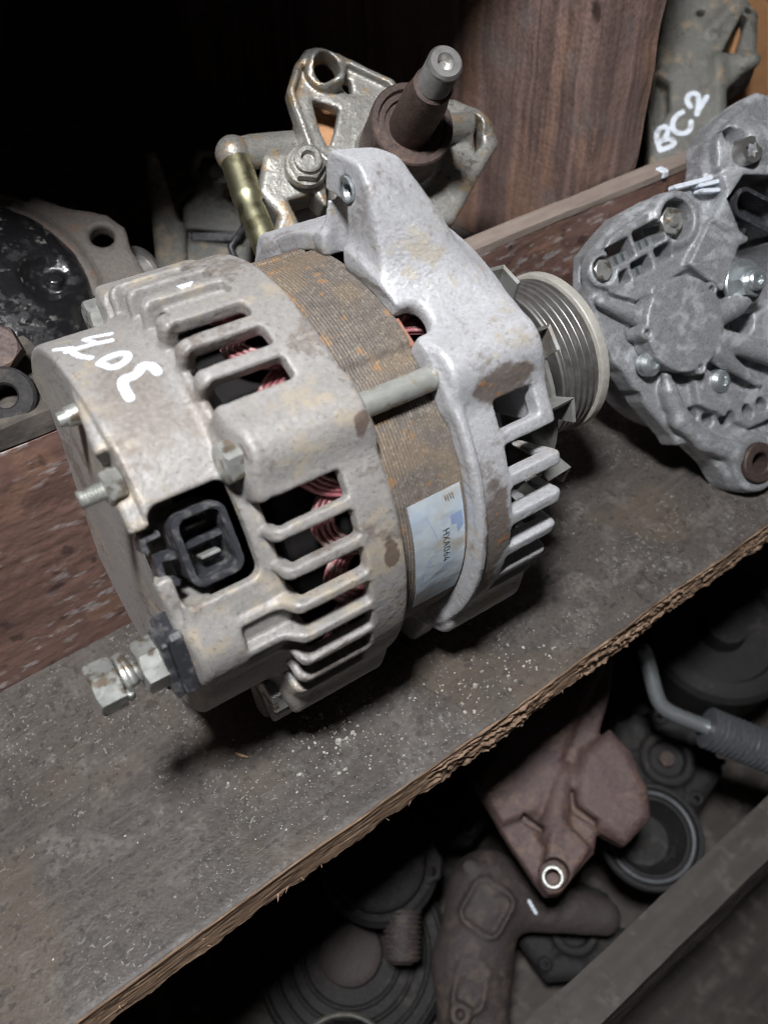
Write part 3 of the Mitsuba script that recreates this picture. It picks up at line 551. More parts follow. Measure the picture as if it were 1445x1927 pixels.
# main terminal stud behind the lower rear boss
cy, cz = pol(50, 86); F = A.sub((-57.2, cy, cz), (-1, 0, 0), (0, -1, 0.25))
st = obj('terminal_stud', thread(3.1, 0, 22, 1.0, 0.45), 'm_zinc', alt, F, 25)
ins = (cbox(12.5, 19, 5.0, 1.2, (0.5, 0, 2.6)) + cbox(9, 17, 2.2, 0.6, (2.5, 0, 5.8))) - cbox(2.2, 30, 2.0, 0.1, (-2.6, 0, 6.0))
obj('insulator', ins, 'm_plastic', st, F, 30)
obj('lug_plate', cbox(5.0, 3.2, 1.0, 0.2, (-3.5, -8.2, 6.6)).rotate((0, 12, 0)), 'm_rust', st, F, 30)
obj('hex_nut', moved(hexhead(11.8, 6.2), lambda v: v + [0, 0, 5.9]), 'm_zinc', st, F, 25)
t = np.linspace(0.15, 2 * np.pi - 0.15, 40)
obj('spring_washer', moved(sweep(np.stack([4.9 * np.cos(t), 4.9 * np.sin(t), 14.6 + 1.9 * t / (2 * np.pi)], 1), 1.15, 10), lambda v: v), 'm_zinc', st, F, True)
obj('spring_washer', m3.Manifold.cylinder(1.0, 5.6, 5.6, 40).translate((0, 0, 15.6)) - m3.Manifold.cylinder(3, 3, 3, 24).translate((0, 0, 14)), 'm_zinc', st, F, 30, label='flat split washer')
obj('hex_bolt', moved(hexhead(11.4, 6.4), lambda v: v + [0, 0, 17.4]), 'm_zinc', st, F, 25)
# small stud and nut, small screw
cy, cz = pol(50.5, 34.5); F = A.sub((-56.4, cy, cz), (-1, 0, 0), (0, 1, 0))
ss = obj('small_stud', thread(2.3, 0, 10.5, 0.8, 0.35), 'm_zinc', alt, F, 25)
obj('hex_nut', hexhead(7.4, 4.4), 'm_zinc', ss, F, 25)
cy, cz = pol(46, 4); F = A.sub((-56.5, cy, cz), (-1, 0, 0), (0, 1, 0))
obj('screw', cat(m3.Manifold.cylinder(5.0, 2.0, 1.9, 24), m3.Manifold.cylinder(3, 2.8, 2.6, 24)), 'm_zinc', alt, F, 30)
# black plug socket in its window
cy, cz = pol(50.0, 58.2); F = A.sub((-44.1, cy, cz), (0, cy, cz), (1, 0, 0))
def rrect(w, h, r): return shapely.box(-w / 2 + r, -h / 2 + r, w / 2 - r, h / 2 - r).buffer(r, quad_segs=6)
so = obj('plug_socket', cat(extr(rrect(14.0, 18.8, 3.4).difference(rrect(10.8, 15.6, 2.2)), -13, 1.4), extr(rrect(13.2, 18.0, 3.0).difference(rrect(11.6, 16.4, 2.4)), 1.39, 1.9), extr(rrect(12, 17, 2), -14, -12), extr(shapely.box(-5.5, -0.4, 5.5, 0.9), -12, -4.0)), 'm_plastic', alt, F, 30)
obj('pin', cbox(5.2, 0.8, 8, 0.15, (0, 4.4, -8)), 'm_zinc', so, F); obj('pin', cbox(5.2, 0.8, 8, 0.15, (1.0, -4.0, -8)), 'm_zinc', so, F)
la = unary_union([LineString([(-8.0, 0.5), (-12.2, 1.2), (-12.8, -4.4), (-9.4, -6.0)]).buffer(0.75, cap_style=2)])
obj('latch', extr(la, -6, 0.4), 'm_plastic', so, F, 30)
lb = LineString([(-9.5, 6.8), (-13.8, 6.6), (-14.2, 3.8)]).buffer(0.6, cap_style=2)
obj('clip', extr(lb, -6, 0.2), 'm_plastic', alt, F, 30, label='small black clip beside the plug socket')
obj('regulator', cbox(13, 46, 22, 2, (-46.5, 0, 0)).rotate((57 - 90, 0, 0)), 'm_rotor', alt, A)
# external fan and grooved pulley
fan = obj('fan', cat(lathe([(75.2, 0), (75.2, 40), (76.8, 40), (76.8, 0)], 64, 'x'), lathe([(52, 0), (52, 15), (91, 15), (91, 0)], 40, 'x')), 'm_fan', alt, A, 30)
for k in range(12):
    c = 14 + 29 * k + 2 * math.sin(3 * k); a0, w = c * RAD, 0.085
    e = lambda r, t, x: (x, -r * math.sin(a0 + t), r * math.cos(a0 + t))
    vs = [e(38, -w, 76), e(38, w * 1.2, 76), e(47, w * 0.8, 76), e(47.5, -w, 76), e(40, -w, 68.5), e(48.5, -w, 66.5), e(48, w * 0.2, 75.0)]
    up_ = [e(38, -w, 76.9), e(38, w * 1.2, 76.9), e(47.6, w * 0.8, 76.9), e(48.1, -w - 0.018, 76.9), e(40, -w - 0.02, 68.3), e(49.1, -w - 0.02, 66.3), e(48, w * 0.2, 75.9)]
    vs = np.array(vs + up_); quads = [(0, 1, 2, 3), (0, 3, 5, 4)]; ff = []
    for qd in quads:
        a_, b_, c_, d_ = qd; ff += [(a_, b_, c_), (a_, c_, d_)]; ff += [(a_ + 7, c_ + 7, b_ + 7), (a_ + 7, d_ + 7, c_ + 7)]
        for m_, n_ in ((a_, b_), (b_, c_), (c_, d_), (d_, a_)): ff += [(m_, m_ + 7, n_ + 7), (m_, n_ + 7, n_)]
    obj('blade', (vs, np.array(ff)), 'm_fan', fan, A, 20)
pp = [(90.3, 12), (90.3, 28.0), (90.8, 28.6), (91.8, 28.6), (92.2, 28.2)]
for i in range(5):
    x = 92.5 + 2.9 * i; pp += [(x, 27.9), (x + 0.12, 28.0), (x + 0.95, 28.0), (x + 1.07, 27.9), (x + 1.85, 23.6), (x + 2.12, 23.6)]
pp += [(106.9, 27.9)]
pl = obj('pulley', lathe(pp + [(107.3, 27.6), (107.3, 22), (96, 20), (96, 12), (90.3, 12)], 96, 'x'), 'm_pulley', alt, A, 30)
obj('flange', lathe([(107.0, 24), (107.0, 27.6), (107.5, 29.0), (108.2, 29.4), (110.6, 29.4), (111.2, 28.9), (111.3, 26), (110.0, 24), (107.0, 24)], 96, 'x'), 'm_flange', pl, A, 30, label='cream coloured rim flange')
obj('hub', lathe([(88, 0), (88, 14), (104, 14), (104, 11), (112, 10), (112, 0)], 48, 'x'), 'm_pulley', pl, A, 30)

# ------------------------------------------------------------------ the second alternator, at the right, its rear face towards the viewer
B = FR([0.2751, 0.1233, 0.0143], [0.8936, -0.3552, -0.2743], [0.4263, 0.4809, 0.7662])
al2 = thing('alternator', 'darker grey alternator at the right edge, its round end cap facing outwards', 'alternator')
out = Polygon([(-82.3, 76.4), (-76.5, 83.6), (-68.9, 92), (-54.2, 100.6), (-40.5, 105.5), (-32.5, 109), (-31.5, 116), (-32.5, 123.5), (-28, 131.5), (-18, 140.5), (-8, 147), (24, 146), (36, 118), (33, 60), (28, 30), (12.5, 10), (12, -3), (5, -11), (-5.7, -10.5), (-17, -1), (-28.1, 7), (-35.7, 5.8), (-38.5, 9.5), (-47.8, 17), (-51.8, 20.4), (-59.7, 29), (-69.8, 38.2), (-73.7, 42.8), (-79.1, 54.9), (-81.8, 64.2)])
def rot(w, h, a, cx, cy, r=0.8): return shapely.affinity.translate(shapely.affinity.rotate(rrect(w, h, r), a, origin=(0, 0)), cx, cy)
import shapely.affinity
V = Vol((-88, -18, -42), (40, 152, 14), 0.72)
V.add(s_cyl(-19, 62, 49, -36, -5, 3)); V.add(s_poly(out, -15, -2.5, 2.0), k=1.5); V.add(s_poly(Polygon([(-80, 73), (-76, 82), (-54, 98.5), (-40, 104), (-30, 92), (-40, 74), (-62, 60), (-74, 62)]), -8, 1.0, 1.2), k=1.2)
V.add(s_poly(Polygon([(-30, 113), (-31, 123), (-26, 130), (-18, 137), (-12, 127), (-17, 116), (-24, 110)]).buffer(0.6), -6, 3.5, 1.5), k=2)
V.add(s_cap((-16, 124, 2), (34, 128, 2), 9), k=3)
V.add(s_cyl(-47.6, 91.7, 10.5, -4, 3.2, 1.5), k=3); V.add(s_cyl(-78, 70, 6.5, -6, 1.5, 1.5), k=3)
V.add(s_poly(Polygon([(-34.8, 91.2), (-18.6, 84.9), (-25, 66.7), (-42.5, 75.2)]), -4, 5, 1.2), k=2)
V.add(s_poly(Polygon([(-30, 110), (-27, 103), (-34, 92), (-20, 86), (-8, 82), (4, 84), (6, 112), (-10, 118)]), -6, 6, 1.5), k=2)
for a, b, r, r2 in (((-26, 48.5, 3), (8, 43, 4), 4, 5), ((-28, 43, 4), (-2, 31.5, 3), 4.2, 1.2), ((-28, 56, 3), (-14, 64, 3), 4.5, 5), ((-78, 58.5, 0.5), (-62, 54, 1), 2.5, 3.5), ((-45, 27, 1), (-39, 16, 1), 3.4, 3.8), ((-39, 16, 1), (-26.6, 8, 1), 3.8, 3.8), ((-26.6, 8, 1), (-12, 4.5, 1), 3.8, 4.2), ((-47, 33, 1), (-44, 22, 0), 2, 2)):
    V.add(s_cap(a, b, r, r2), k=2.5)
V.add(s_cyl(0, 0, 12.2, -15, 3, 1.5), k=5); V.add(s_cyl(-20.8, 119.2, 7.5, -4, 4.5, 1.5), k=3)
V.add(s_poly(Polygon([(-36, 40), (-8, 28), (14, 36), (16, 22), (-4, 14), (-31, 22)]), -6, 2.2, 1.2), k=2)
V.cut(s_cyl(-47.6, 91.7, 7.6, -9, 30, 0.5), k=1); V.cut(s_cyl(-78, 70, 4.8, -9, 30, 0.5), k=1); V.cut(s_cyl(-25.5, 125.5, 3.1, -30, 30, 0.5), k=0.8)
V.cut(s_cyl(0, -0.4, 8.4, -30, 30, 0.5), k=0.8)
for w, h, cx, cy in ((12, 8.0, -71.0, 77.0), (12, 8.0, -59.5, 84.4), (5.6, 5.2, -68.6, 68.2), (9.6, 6.0, -61.0, 73.2), (7, 6.0, -51.8, 78.9)): V.cut(s_poly(rot(w, h, 30, cx, cy), -20, 30, 0.3), k=0.8)
V.cut(s_poly(Polygon([(-27, 101), (-20, 111), (-4, 113), (12, 106), (12, 92), (-12, 86), (-20, 90)]), -22, 30, 1), k=1)
V.cut(s_cyl(-5, 76, 15, -22, 30, 1), k=1); V.cut(s_cyl(-8.2, 57.5, 6.5, -20, 30, 1), k=1)
for i, (cx, cy) in enumerate(((-30.1, 18.4), (-22.2, 16.8), (-14.2, 17.6), (-6.2, 20.7), (0.8, 23.8))): V.cut(s_poly(rot(4.6, 6.4, 25 + 6 * i, cx, cy, 2.2), -9, 30, 0.3), k=0.8)
for cx, cy in ((-72.2, 37.4), (-66.5, 31.5), (-57.0, 23.5), (-43, 8.5)): V.cut(s_cyl(cx, cy, 2.9, -40, 30, 0.3), k=0.8)
obj('rear_housing', V.mesh(0.2, 4, 11), 'm_cast_grey', al2, B, True)
del V
cap = unary_union([Point(-44.4, 52).buffer(18.2, quad_segs=24)] + [Point(-44.4 + 18 * math.cos(a), 52 + 18 * math.sin(a)).buffer(2.8) for a in (0.9, 2.5, 3.4, 5.2)])
V = Vol((-68, 28, -5), (-20, 76, 11), 0.7); V.add(s_poly(cap, -3, 8, 1.2), k=1)
for a in (0.9, 3.4, 5.2): V.cut(s_cyl(-44.4 + 18 * math.cos(a), 52 + 18 * math.sin(a), 1.3, 5, 12, 0.2), k=0.5)
obj('bearing_cap', V.mesh(0.5, 3, 12), 'm_cast_grey', al2, B, True)
obj('hex_nut', cat(moved(hexhead(9.5, 5), lambda v: v + [-47.6, 91.7, -5]), moved(lathe([(0, 0), (0, 2.6), (6, 2.6), (7, 1.8), (7, 0)], 20), lambda v: v + [-47.6, 91.7, -5])), 'm_zinc', al2, B, 25)
obj('hex_nut', moved(hexhead(7, 5), lambda v: v + [-78, 70, -4]), 'm_zinc', al2, B, 25)
for cx, cy in ((-56, 36.5), (-22, 32)): obj('screw', moved(lathe([(-1, 0), (-1, 4.6), (2.2, 4.6), (3.8, 3.2), (4.2, 2), (3.2, 1.6), (3.2, 0)], 28), lambda v: v + [cx, cy, 1]), 'm_bright_steel', al2, B, 30)
for cx, cy, s in ((-73.3, 75.6, 5), (-70.2, 77.2, 5), (-67.4, 79.0, 4), (-62.8, 82.2, 5), (-59.8, 83.6, 5), (-57.0, 85.4, 4), (-63.3, 73.0, 3.6), (-60.4, 74.6, 3.6), (-52.6, 78.6, 3.6)):
    obj('inner_fin', cbox(1.9, s - 0.6, 9, 0.3).rotate((0, 0, 30)).translate((cx + 0.9, cy - 2.2, -6.0)), 'm_bright_steel', al2, B, 30)
sk = shapely.affinity.rotate(rrect(27, 12.5, 5.5), -14, origin=(0, 0))
so2 = obj('plug_socket', moved(cat(extr(sk.difference(sk.buffer(-1.6)), -14, 3), extr(sk.buffer(-1), -14, -9)), lambda v: v + [-8, 99.5, 0]), 'm_plastic', al2, B, 30)
obj('clip', moved(cat(*[extr(LineString(l).buffer(0.6, cap_style=2), -9, 2.2) for l in ([(-27, 92), (-17, 86.5), (-14, 92)], [(-23, 96), (-24.5, 91)], [(-18.5, 94), (-20, 89)])]), lambda v: v), 'm_plastic', al2, B, 30)
stn = obj('terminal_stud', moved(lathe([(-10, 0), (-10, 4), (12, 4), (12.6, 3.4), (12.6, 1.8), (11.4, 1.6), (11.4, 0)], 24), lambda v: v + [-15, 70.7, 0]), 'm_bright_steel', al2, B, 30)
obj('hex_nut', cat(moved(lathe([(3, 0), (3, 9.4), (4.4, 9.4), (4.9, 8.8), (4.9, 0)], 40), lambda v: v + [-15, 70.7, 0]), moved(hexhead(11, 5), lambda v: v + [-15, 70.7, 4.5])), 'm_bright_steel', stn, B, 25)
tb = (m3.Manifold.cylinder(6, 5.4, 4.9, 36) - m3.Manifold.extrude(m3.CrossSection([[(r * math.cos(a), r * math.sin(a)) for r, a in zip([3.3, 2.2] * 6, np.arange(12) * np.pi / 6)]]), 6).translate((0, 0, 3.2)))
obj('star_bolt', tb.translate((-20.8, 119.2, 4.2)), 'm_pulley', al2, B, 30)
obj('bush', lathe([(-14, 4.2), (-14, 8.3), (4.2, 8.3), (4.8, 7.8), (4.8, 4.8), (4.2, 4.2), (-14, 4.2)], 40), 'm_rust', al2, B, 30, label='reddish brown bush in the lower ear')
smear = unary_union([LineString([(-49, 103.5), (-40, 106.5), (-33, 109)]).buffer(0.8), LineString([(-38, 105.5), (-28, 108.6)]).buffer(0.7), LineString([(-37, 103.6), (-29, 105)]).buffer(0.7)])
obj('paint_smear', extr(smear, -1, 2.8, 2), 'm_paint', al2, B, 30)
obj('paint_smear', extr(LineString([(-38, 82), (-36, 79)]).buffer(1.3), -1, 0.4 + 3.0, 2), 'm_paint', al2, B, 30)

# ------------------------------------------------------------------ steering pump behind the large alternator
P = FR([0.186, 0.2367, 0.1393], [0.8748, -0.4446, -0.1926], [0.4495, 0.5962, 0.6652], 0.92)
pump = thing('steering_pump', 'grey and rusty pump with a threaded shaft pointing up behind the large alternator', 'pump')
V = Vol((-52, -48, -64), (52, 52, 4), 0.9)
fl = Polygon([(-29.7, 41.1), (-22.3, 39.9), (0.1, 32), (10, 18), (10, -20), (-11.2, -12), (-28.1, -6), (-35.5, -1), (-41.3, 15.2), (-43.3, 22.3), (-40.1, 33.2), (-36, 39.5)])
wg = Polygon([(14, 24), (24.9, 25.7), (34.4, 22.9), (41.2, 18.2), (43.8, 8.4), (38.5, 0.1), (24, -26), (12, -30), (0, -18), (0, 10)])
V.add(s_poly(fl, -34, -24, 2.5), k=2); V.add(s_poly(wg, -32, -22, 2.5), k=2)
V.add(s_cyl(0, 0, 15.2, -40, -3, 1.5), k=5); V.add(s_cyl(0, -6, 26, -62, -33, 5), k=4)
V.add(s_cap((-30, 35, -26), (-12, 14, -20), 5), k=3); V.add(s_cap((34, 16, -24), (14, 8, -14), 5), k=3)
V.cut(s_poly(fl.buffer(-3.2).difference(Point(0, 0).buffer(16)).difference(Point(-27.5, 32.5).buffer(8.6)), -27.5, 10, 0.5), k=1.5)
V.cut(s_poly(shapely.affinity.scale(Point(-27.6, 32.4).buffer(5.2), 1, 1.25), -60, 10, 0.4), k=1)
V.cut(s_poly(Polygon([(-33, 21), (-27, 20), (-22, 18.6), (-24, 9), (-26.4, 2.2), (-30, 9)]), -50, 10, 0.4), k=1)
V.cut(s_poly(Polygon([(-20, 32), (-17.5, 31), (-16.5, 26), (-18.5, 25), (-21, 28)]), -50, 10, 0.4), k=1)
V.cut(s_poly(Polygon([(32.5, 18.5), (35.5, 16.5), (36.5, 8), (33.5, 4), (32, 10)]), -50, 10, 0.4), k=1)
obj('housing', V.mesh(0.5, 5, 21), 'm_cast_pump', pump, P, True, label='grey cast housing with drilled ears')
del V
obj('inner_wall', cbox(22, 30, 3, 0.5, (-27, 12, -46)), 'm_orange', pump, P, 30, label='tan inner wall seen through the triangular opening')
obj('collar', lathe([(-24, 15.6), (-10, 15.8), (-4, 15.4), (-3.4, 16.0), (0.5, 16.0), (1.2, 15.4), (1.2, 13.2), (-0.5, 12.6), (-0.5, 10.5), (-2, 10.2), (-2, 0), (-24, 0), (-24, 15.6)], 64), 'm_rust', pump, P, 30, label='rusty bearing collar')
sh = m3.Manifold.revolve(m3.CrossSection([[(0, -6), (8.3, -6), (8.3, 17), (7.0, 25), (7.0, 27), (5.6, 28), (0, 28)]]), 40) - cbox(3.6, 6, 16, 0.6, (-3.6, 7.2, 9))
shf = obj('shaft', sh, 'm_rust', pump, P, 30)
tip = [(27.5, 0), (27.5, 5.4)]
for i in range(11): tip += [(28 + 1.1 * i, 5.5), (28.5 + 1.1 * i, 6.0)]
obj('threaded_tip', lathe(tip + [(40.4, 6.0), (41.4, 5.2), (41.4, 3.0), (39.5, 2.4), (38, 2.2), (38, 0)], 40), 'm_pulley', shf, P, 30)
pipe = [(0.1398, 0.2821, 0.1273), (0.1373, 0.2734, 0.1218), (0.1344, 0.2645, 0.1164), (0.1307, 0.2478, 0.107), (0.1274, 0.2346, 0.0993)]
obj('elbow', cat(m3.Manifold.sphere(0.0066, 32).translate(pipe[0]), sweep([(0.1398, 0.2821, 0.1273), (0.1472, 0.2821, 0.1261), (0.1564, 0.2812, 0.1249), (0.1656, 0.2797, 0.1237)], [0.0053, 0.0061, 0.0061, 0.0061], 28)), 'm_cast_pump', pump, smooth=40)
pp_ = np.array(pipe); f_ = np.linspace(0, 4, 25); pth = np.stack([np.interp(f_, range(5), pp_[:, k]) for k in range(3)], 1)
rd_ = np.where(f_ < 2.0, 0.0055, 0.0050); rd_ = np.where((f_ > 1.9) & (f_ < 2.1), 0.0046, rd_)
obj('pressure_pipe', sweep(pth, rd_, 32), 'm_brass', pump, smooth=40, label='shiny brass coloured pipe')
Fn = FR([0.1585, 0.2639, 0.1233], [0.86, -0.45, -0.2], [0.42, 0.60, 0.67], 0.92)
obj('union_nut', cat(moved(hexhead(12.5, 6, 8.5, 2.0), lambda v: v), moved(lathe([(-14, 0), (-14, 7.5), (0, 7.5), (0, 0)], 28), lambda v: v), lathe([(5.8, 5.6), (8.2, 5.4), (8.6, 4.6), (8.6, 3.0), (4, 2.4), (4, 0), (0, 0)], 28)), 'm_cast_pump', pump, Fn, 25)
V = Vol((-26, -40, -26), (22, 18, 4), 1.0); V.add(s_poly(Polygon([(-16, 6), (-4, 10), (8, 4), (10, -14), (4, -34), (-14, -36), (-10, -18), (-18, -10)]), -20, -4, 2.5), k=1)
V.cut(s_poly(Polygon([(-6, -12), (4, -8), (10, -14), (8, -24), (-2, -20)]), -30, 9, 1), k=1)
obj('valve_block', V.mesh(0.6, 5, 23), 'm_cast_pump', pump, Fn, True)

# ------------------------------------------------------------------ small grey motor at the back left of the pump
mo = thing('small_motor', 'dim grey motor with grooved pulley and pointed bracket left of the brass pipe', 'motor')
W = lambda *p: FR(EYE + (np.array(p) - EYE) * 1.14, [0.82, -0.55, -0.15], [0.45, 0.60, 0.66], 1.14)
Fm = W(0.1385, 0.3060, 0.0950)
V = Vol((-22, -30, -22), (24, 26, 12), 0.9)
V.add(s_poly(Polygon([(-12, 2), (-8, 8), (-4, 20), (2, 22), (6, 16), (3, 8), (10, 5), (16, -8), (16, -26), (-10, -24)]), -16, 3, 2), k=2)
V.cut(s_cyl(2.5, 15.5, 1.6, -30, 30, 0.3), k=0.6); V.cut(s_box((2, -9, 4), (12, 2.2, 5), 0.5), k=1)
obj('bracket', V.mesh(0.6, 5, 31), 'm_cast_olive', mo, Fm, True)
obj('black_strip', cbox(20, 4.2, 3, 0.6, (1, -9, 1)).rotate((0, 0, 6)), 'm_plastic', mo, Fm, 30)
Fb = W(0.1190, 0.3040, 0.0930)
V = Vol((-16, -24, -7), (14, 46, 5), 0.9); V.add(s_poly(Polygon([(-12.5, 34), (-9, 34.5), (-7, 30), (1.5, 8), (4.5, 6.5), (7, -14), (-5, -18), (-7, -4)]), -5, 1, 1.5), k=1)
obj('pointed_bracket', V.mesh(0.4, 5, 32), 'm_cast_olive', mo, Fb, True)
obj('link', cat(sweep([(-4, 14, -8), (-10, 22, -8), (-8, 30, -9), (-1, 31, -10), (4, 27, -10)], [2.2, 2.0, 1.8, 1.8, 1.6], 12), sweep([(-14, -6, -6), (-16, 6, -7), (-9, 14, -8)], 1.6, 10)), 'm_cast_olive', mo, Fm, True)
obj('hex_nut', moved(hexhead(8, 5), lambda v: v + [2.5, 15.5, 2]), 'm_zinc', mo, Fm, 25)
obj('cable', sweep([(12, -22, 2), (8, -14, 6), (13, -4, 4), (10, 6, 0), (16, 12, -6)], 1.5, 10), 'm_plastic', mo, Fm, True)
pr = [(0, 8), (0, 11.5), (1.5, 11.5), (2, 9.6)]
for i in range(6): pr += [(2.4 + 1.8 * i, 9.6), (3.1 + 1.8 * i, 8.2), (3.6 + 1.8 * i, 8.2), (4.1 + 1.8 * i, 9.6)]
Fp = FR(EYE + (np.array([0.1010, 0.2990, 0.0850]) - EYE) * 1.06, [0.05, 0.4, 0.9], [-0.45, 0.80, -0.38], 1.06)
obj('grooved_pulley', lathe(pr + [(13.5, 11.0), (15, 11.0), (15, 3), (2, 3), (2, 8), (0, 8)], 48), 'm_pulley', mo, Fp, 30)

# ------------------------------------------------------------------ black round housing and the fitting below it, at the left
K = FR([0.0560, 0.2960, 0.0900], [0.8683, -0.4651, -0.1725], [0.4876, 0.7363, 0.4691], 1.08)
bo = thing('round_housing', 'glossy black round metal housing with a rusty eared flange at the left edge', 'metal housing')
V = Vol((-82, -62, -14), (46, 62, 2), 1.0)
fl = unary_union([Point(-20, -3).buffer(50, quad_segs=30), Polygon([(-6, 48), (10, 42.3), (18, 41.5), (24, 40.5), (30.5, 35.4), (32.4, 27.2), (38, 17), (30, 2)])]).buffer(-2).buffer(2)
V.add(s_poly(fl, -9, -2, 1.5), k=1); V.cut(s_cyl(22.6, 31.2, 4.2, -30, 30, 0.4), k=0.8); V.add(s_cyl(-20, -3, 45, -8, 0, 1.5), k=2)
obj('flange', V.mesh(0.5, 6, 41), 'm_rust_flange', bo, K, True)
V = Vol((-66, -50, -6), (28, 46, 22), 1.0)
V.add(lambda x, y, z: np.maximum(np.hypot(np.hypot(x + 20, y + 3), (z + 1) * 2.6) - 42, -4 - z))
V.cut(lambda x, y, z: np.hypot(np.hypot(x - 9.5, y - 6.8), (z - 15.0) * 1.0) - 10.5, k=3); V.add(s_cyl(9.5, 6.8, 3.0, 0, 8.2, 1.2), k=2)
obj('black_cover', V.mesh(0.7, 7, 42), 'm_gloss_black', bo, K, True)
fi = thing('pipe_fitting', 'black open ended fitting with a rusty nut on a grey block at the far left', 'fitting')
Ff = FR([0.0285, 0.2270, 0.1040], [0.86, -0.46, -0.2], [0.40, 0.55, 0.73])
obj('open_end', lathe([(-20, 0), (-20, 8.6), (0, 8.6), (0.8, 7.8), (0.8, 4.0), (0, 3.4), (-12, 3.4), (-12, 0)], 40), 'm_dark_iron', fi, Ff, 30)
obj('rusty_nut', moved(hexhead(12, 8), lambda v: v + [-3, 14.5, -10]), 'm_rust', fi, Ff, 25)
obj('block', plank(-0.06, 0.0465, 0.2178, 0.262, 0.0930, 0.1000, 0.004, 0.0008, 88), 'm_lower', fi, label='dusty grey block lying on the back board')

# ------------------------------------------------------------------ cast part marked BC2 and orange block, behind on the right
G = FR([0.3683, 0.2569, 0.1097], [0.7003, -0.704, 0.1184], [0.4921, 0.5962, 0.6344])
bc = thing('cast_housing', 'olive grey casting with BC2 painted in white, behind the back board at upper right', 'engine part')
V = Vol((-24, -62, -26), (40, 62, 8), 0.9)
V.add(s_poly(Polygon([(-12, 58), (-19, 0), (-20, -60), (4, -60), (14, -22), (13.5, -6), (29.5, 6), (30.5, 30), (27, 36), (22, 37.5), (14, 44), (10, 58)]), -22, 0, 3), k=2)
V.add(s_cap((-12, 40, -4), (-13, 14, -4), 4.5), k=4); V.add(s_cap((9, 24, -2), (22, 36, -1), 3.4), k=3); V.add(s_cap((12, 8, -1), (12, -18, -3), 3.6), k=3); V.add(s_cap((13, 9, -2), (28, 8, -2), 3), k=2)
V.cut(s_poly(Polygon([(13.5, 11.5), (20, 11.2), (25, 28), (23.5, 31), (17, 19)]), -40, 20, 0.6), k=1.2)
V.cut(s_poly(Polygon([(-15, 4), (-10, 0), (-10, -14), (-16, -22), (-18, -10)]), -10, 20, 2), k=3)
V.cut(s_cyl(4.6, 33, 1.8, -9, 20, 0.3), k=0.6); V.cut(s_cyl(26, 31.5, 1.6, -30, 20, 0.3), k=0.6)
obj('body', V.mesh(0.7, 6, 51), 'm_cast_olive', bc, G, True)
gl = {'B': [[(-14.4, -34.0), (-16.3, -27), (-15.0, -23.4), (-11.8, -22.2), (-10.4, -24.7), (-12.6, -28.8), (-15.4, -30.0)], [(-12.8, -28.9), (-9.6, -28.6), (-7.4, -31.9), (-14.4, -34.0)]], 'C': [[(-4.3, -16.1), (-7.8, -18.2), (-9.2, -22.8), (-7.1, -26.4), (-2.7, -26.8), (-0.7, -24.6), (-0.5, -21.3)]], '2': [[(-0.6, -13.8), (-2.5, -10.7), (-1.1, -7.5), (1.9, -7.3), (3.3, -10.2), (2.2, -17.8)], [(2.4, -16.6), (6.6, -9.8)]]}
for ch, ls in gl.items():
    obj('painted_letter', extr(unary_union([LineString(chaikin(l)).buffer(1.2) for l in ls]), -1.5, 0.9, 2), 'm_paint', bc, G, 30, label=f'white brush painted {ch}')
obj('orange_block', plank(0.405, 0.47, 0.262, 0.30, 0.048, 0.165, 0.01, 0.001, 77), 'm_orange', label='orange brown block standing behind the olive casting at the right edge', cat_='block')
obj('paint_dab', wbox(0.3062, 0.3102, 0.2172, 0.2225, 0.0925, 0.0962, 0.0008), 'm_paint', shelf, label='dab of white paint on the rail')

# ------------------------------------------------------------------ parts lying on the lower shelf
C1 = FR([0.1686, 0.1007, -0.113], [0.7757, -0.6309, 0.0145], [0.5946, 0.7385, 0.3179])
sb = thing('starter_housing', 'pinkish brown casting with a round tube boss at its pointed end on the lower shelf', 'engine part')
V = Vol((-50, -48, -30), (46, 72, 8), 0.9)
V.add(s_poly(Polygon([(-43, 8), (-29.6, -16), (-15.9, -36.5), (-11.8, -40.9), (-6.2, -39.8), (-1.4, -34.6), (10.6, -22.9), (14, -8), (12, 16), (24, 48), (28, 68), (-6, 68), (-24, 36)]), -18, -7, 2.5), k=1)
V.add(s_poly(Polygon([(-15, -35.5), (-11.8, -40.9), (-6.2, -39.8), (-1.4, -34.6), (8.5, -21), (2, -14), (-4, -9), (-9, -15)]), -14, 0, 2.5), k=3)
V.add(s_cap((-8, -14, -6), (-1, 10, -8), 6), k=4); V.add(s_poly(Polygon([(3, -6), (13, -14), (24, -20), (36.7, -8.5), (37, 3.6), (30.8, 21.8), (22, 32), (8, 22), (2, 8)]), -22, -1, 6), k=3)
V.add(s_poly(Polygon([(-42, 6), (-30, -12), (-12, -6), (10, 40), (24, 66), (0, 66), (-20, 40)]), -20, -3.5, 3), k=2)
V.cut(s_poly(Polygon([(-22, -9), (-12, -15), (-11, -12.5), (-20, -6)]), -14, 9, 0.5), k=1); V.cut(s_poly(Polygon([(2, -6), (12, -12), (13, -9.5), (4, -3), (3.5, 4), (1.6, 4)]), -10, 9, 0.5), k=1.2)
V.cut(s_cyl(-8.2, -31.8, 6.2, -9, 20, 0.4), k=0.8)
obj('casting', V.mesh(0.8, 6, 61), 'm_cast_pink', sb, C1, True)
obj('tube_boss', lathe([(-8, 3.2), (-8, 4.9), (2.2, 4.9), (2.7, 4.4), (2.7, 3.6), (2.2, 3.2), (-8, 3.2)], 36), 'm_zinc_white', sb, C1.sub((-9.4, -33.4, 0), (-0.1, -0.1, 1)), 30)
C2 = FR([0.1135, 0.0937, -0.1862], [0.7749, -0.6319, 0.0159], [0.6066, 0.7504, 0.2626])
gb = thing('cast_bracket', 'dark brown cast bracket with a shallow square pocket below the pinkish casting', 'engine part')
V = Vol((-34, -68, -40), (84, 58, 10), 1.1)
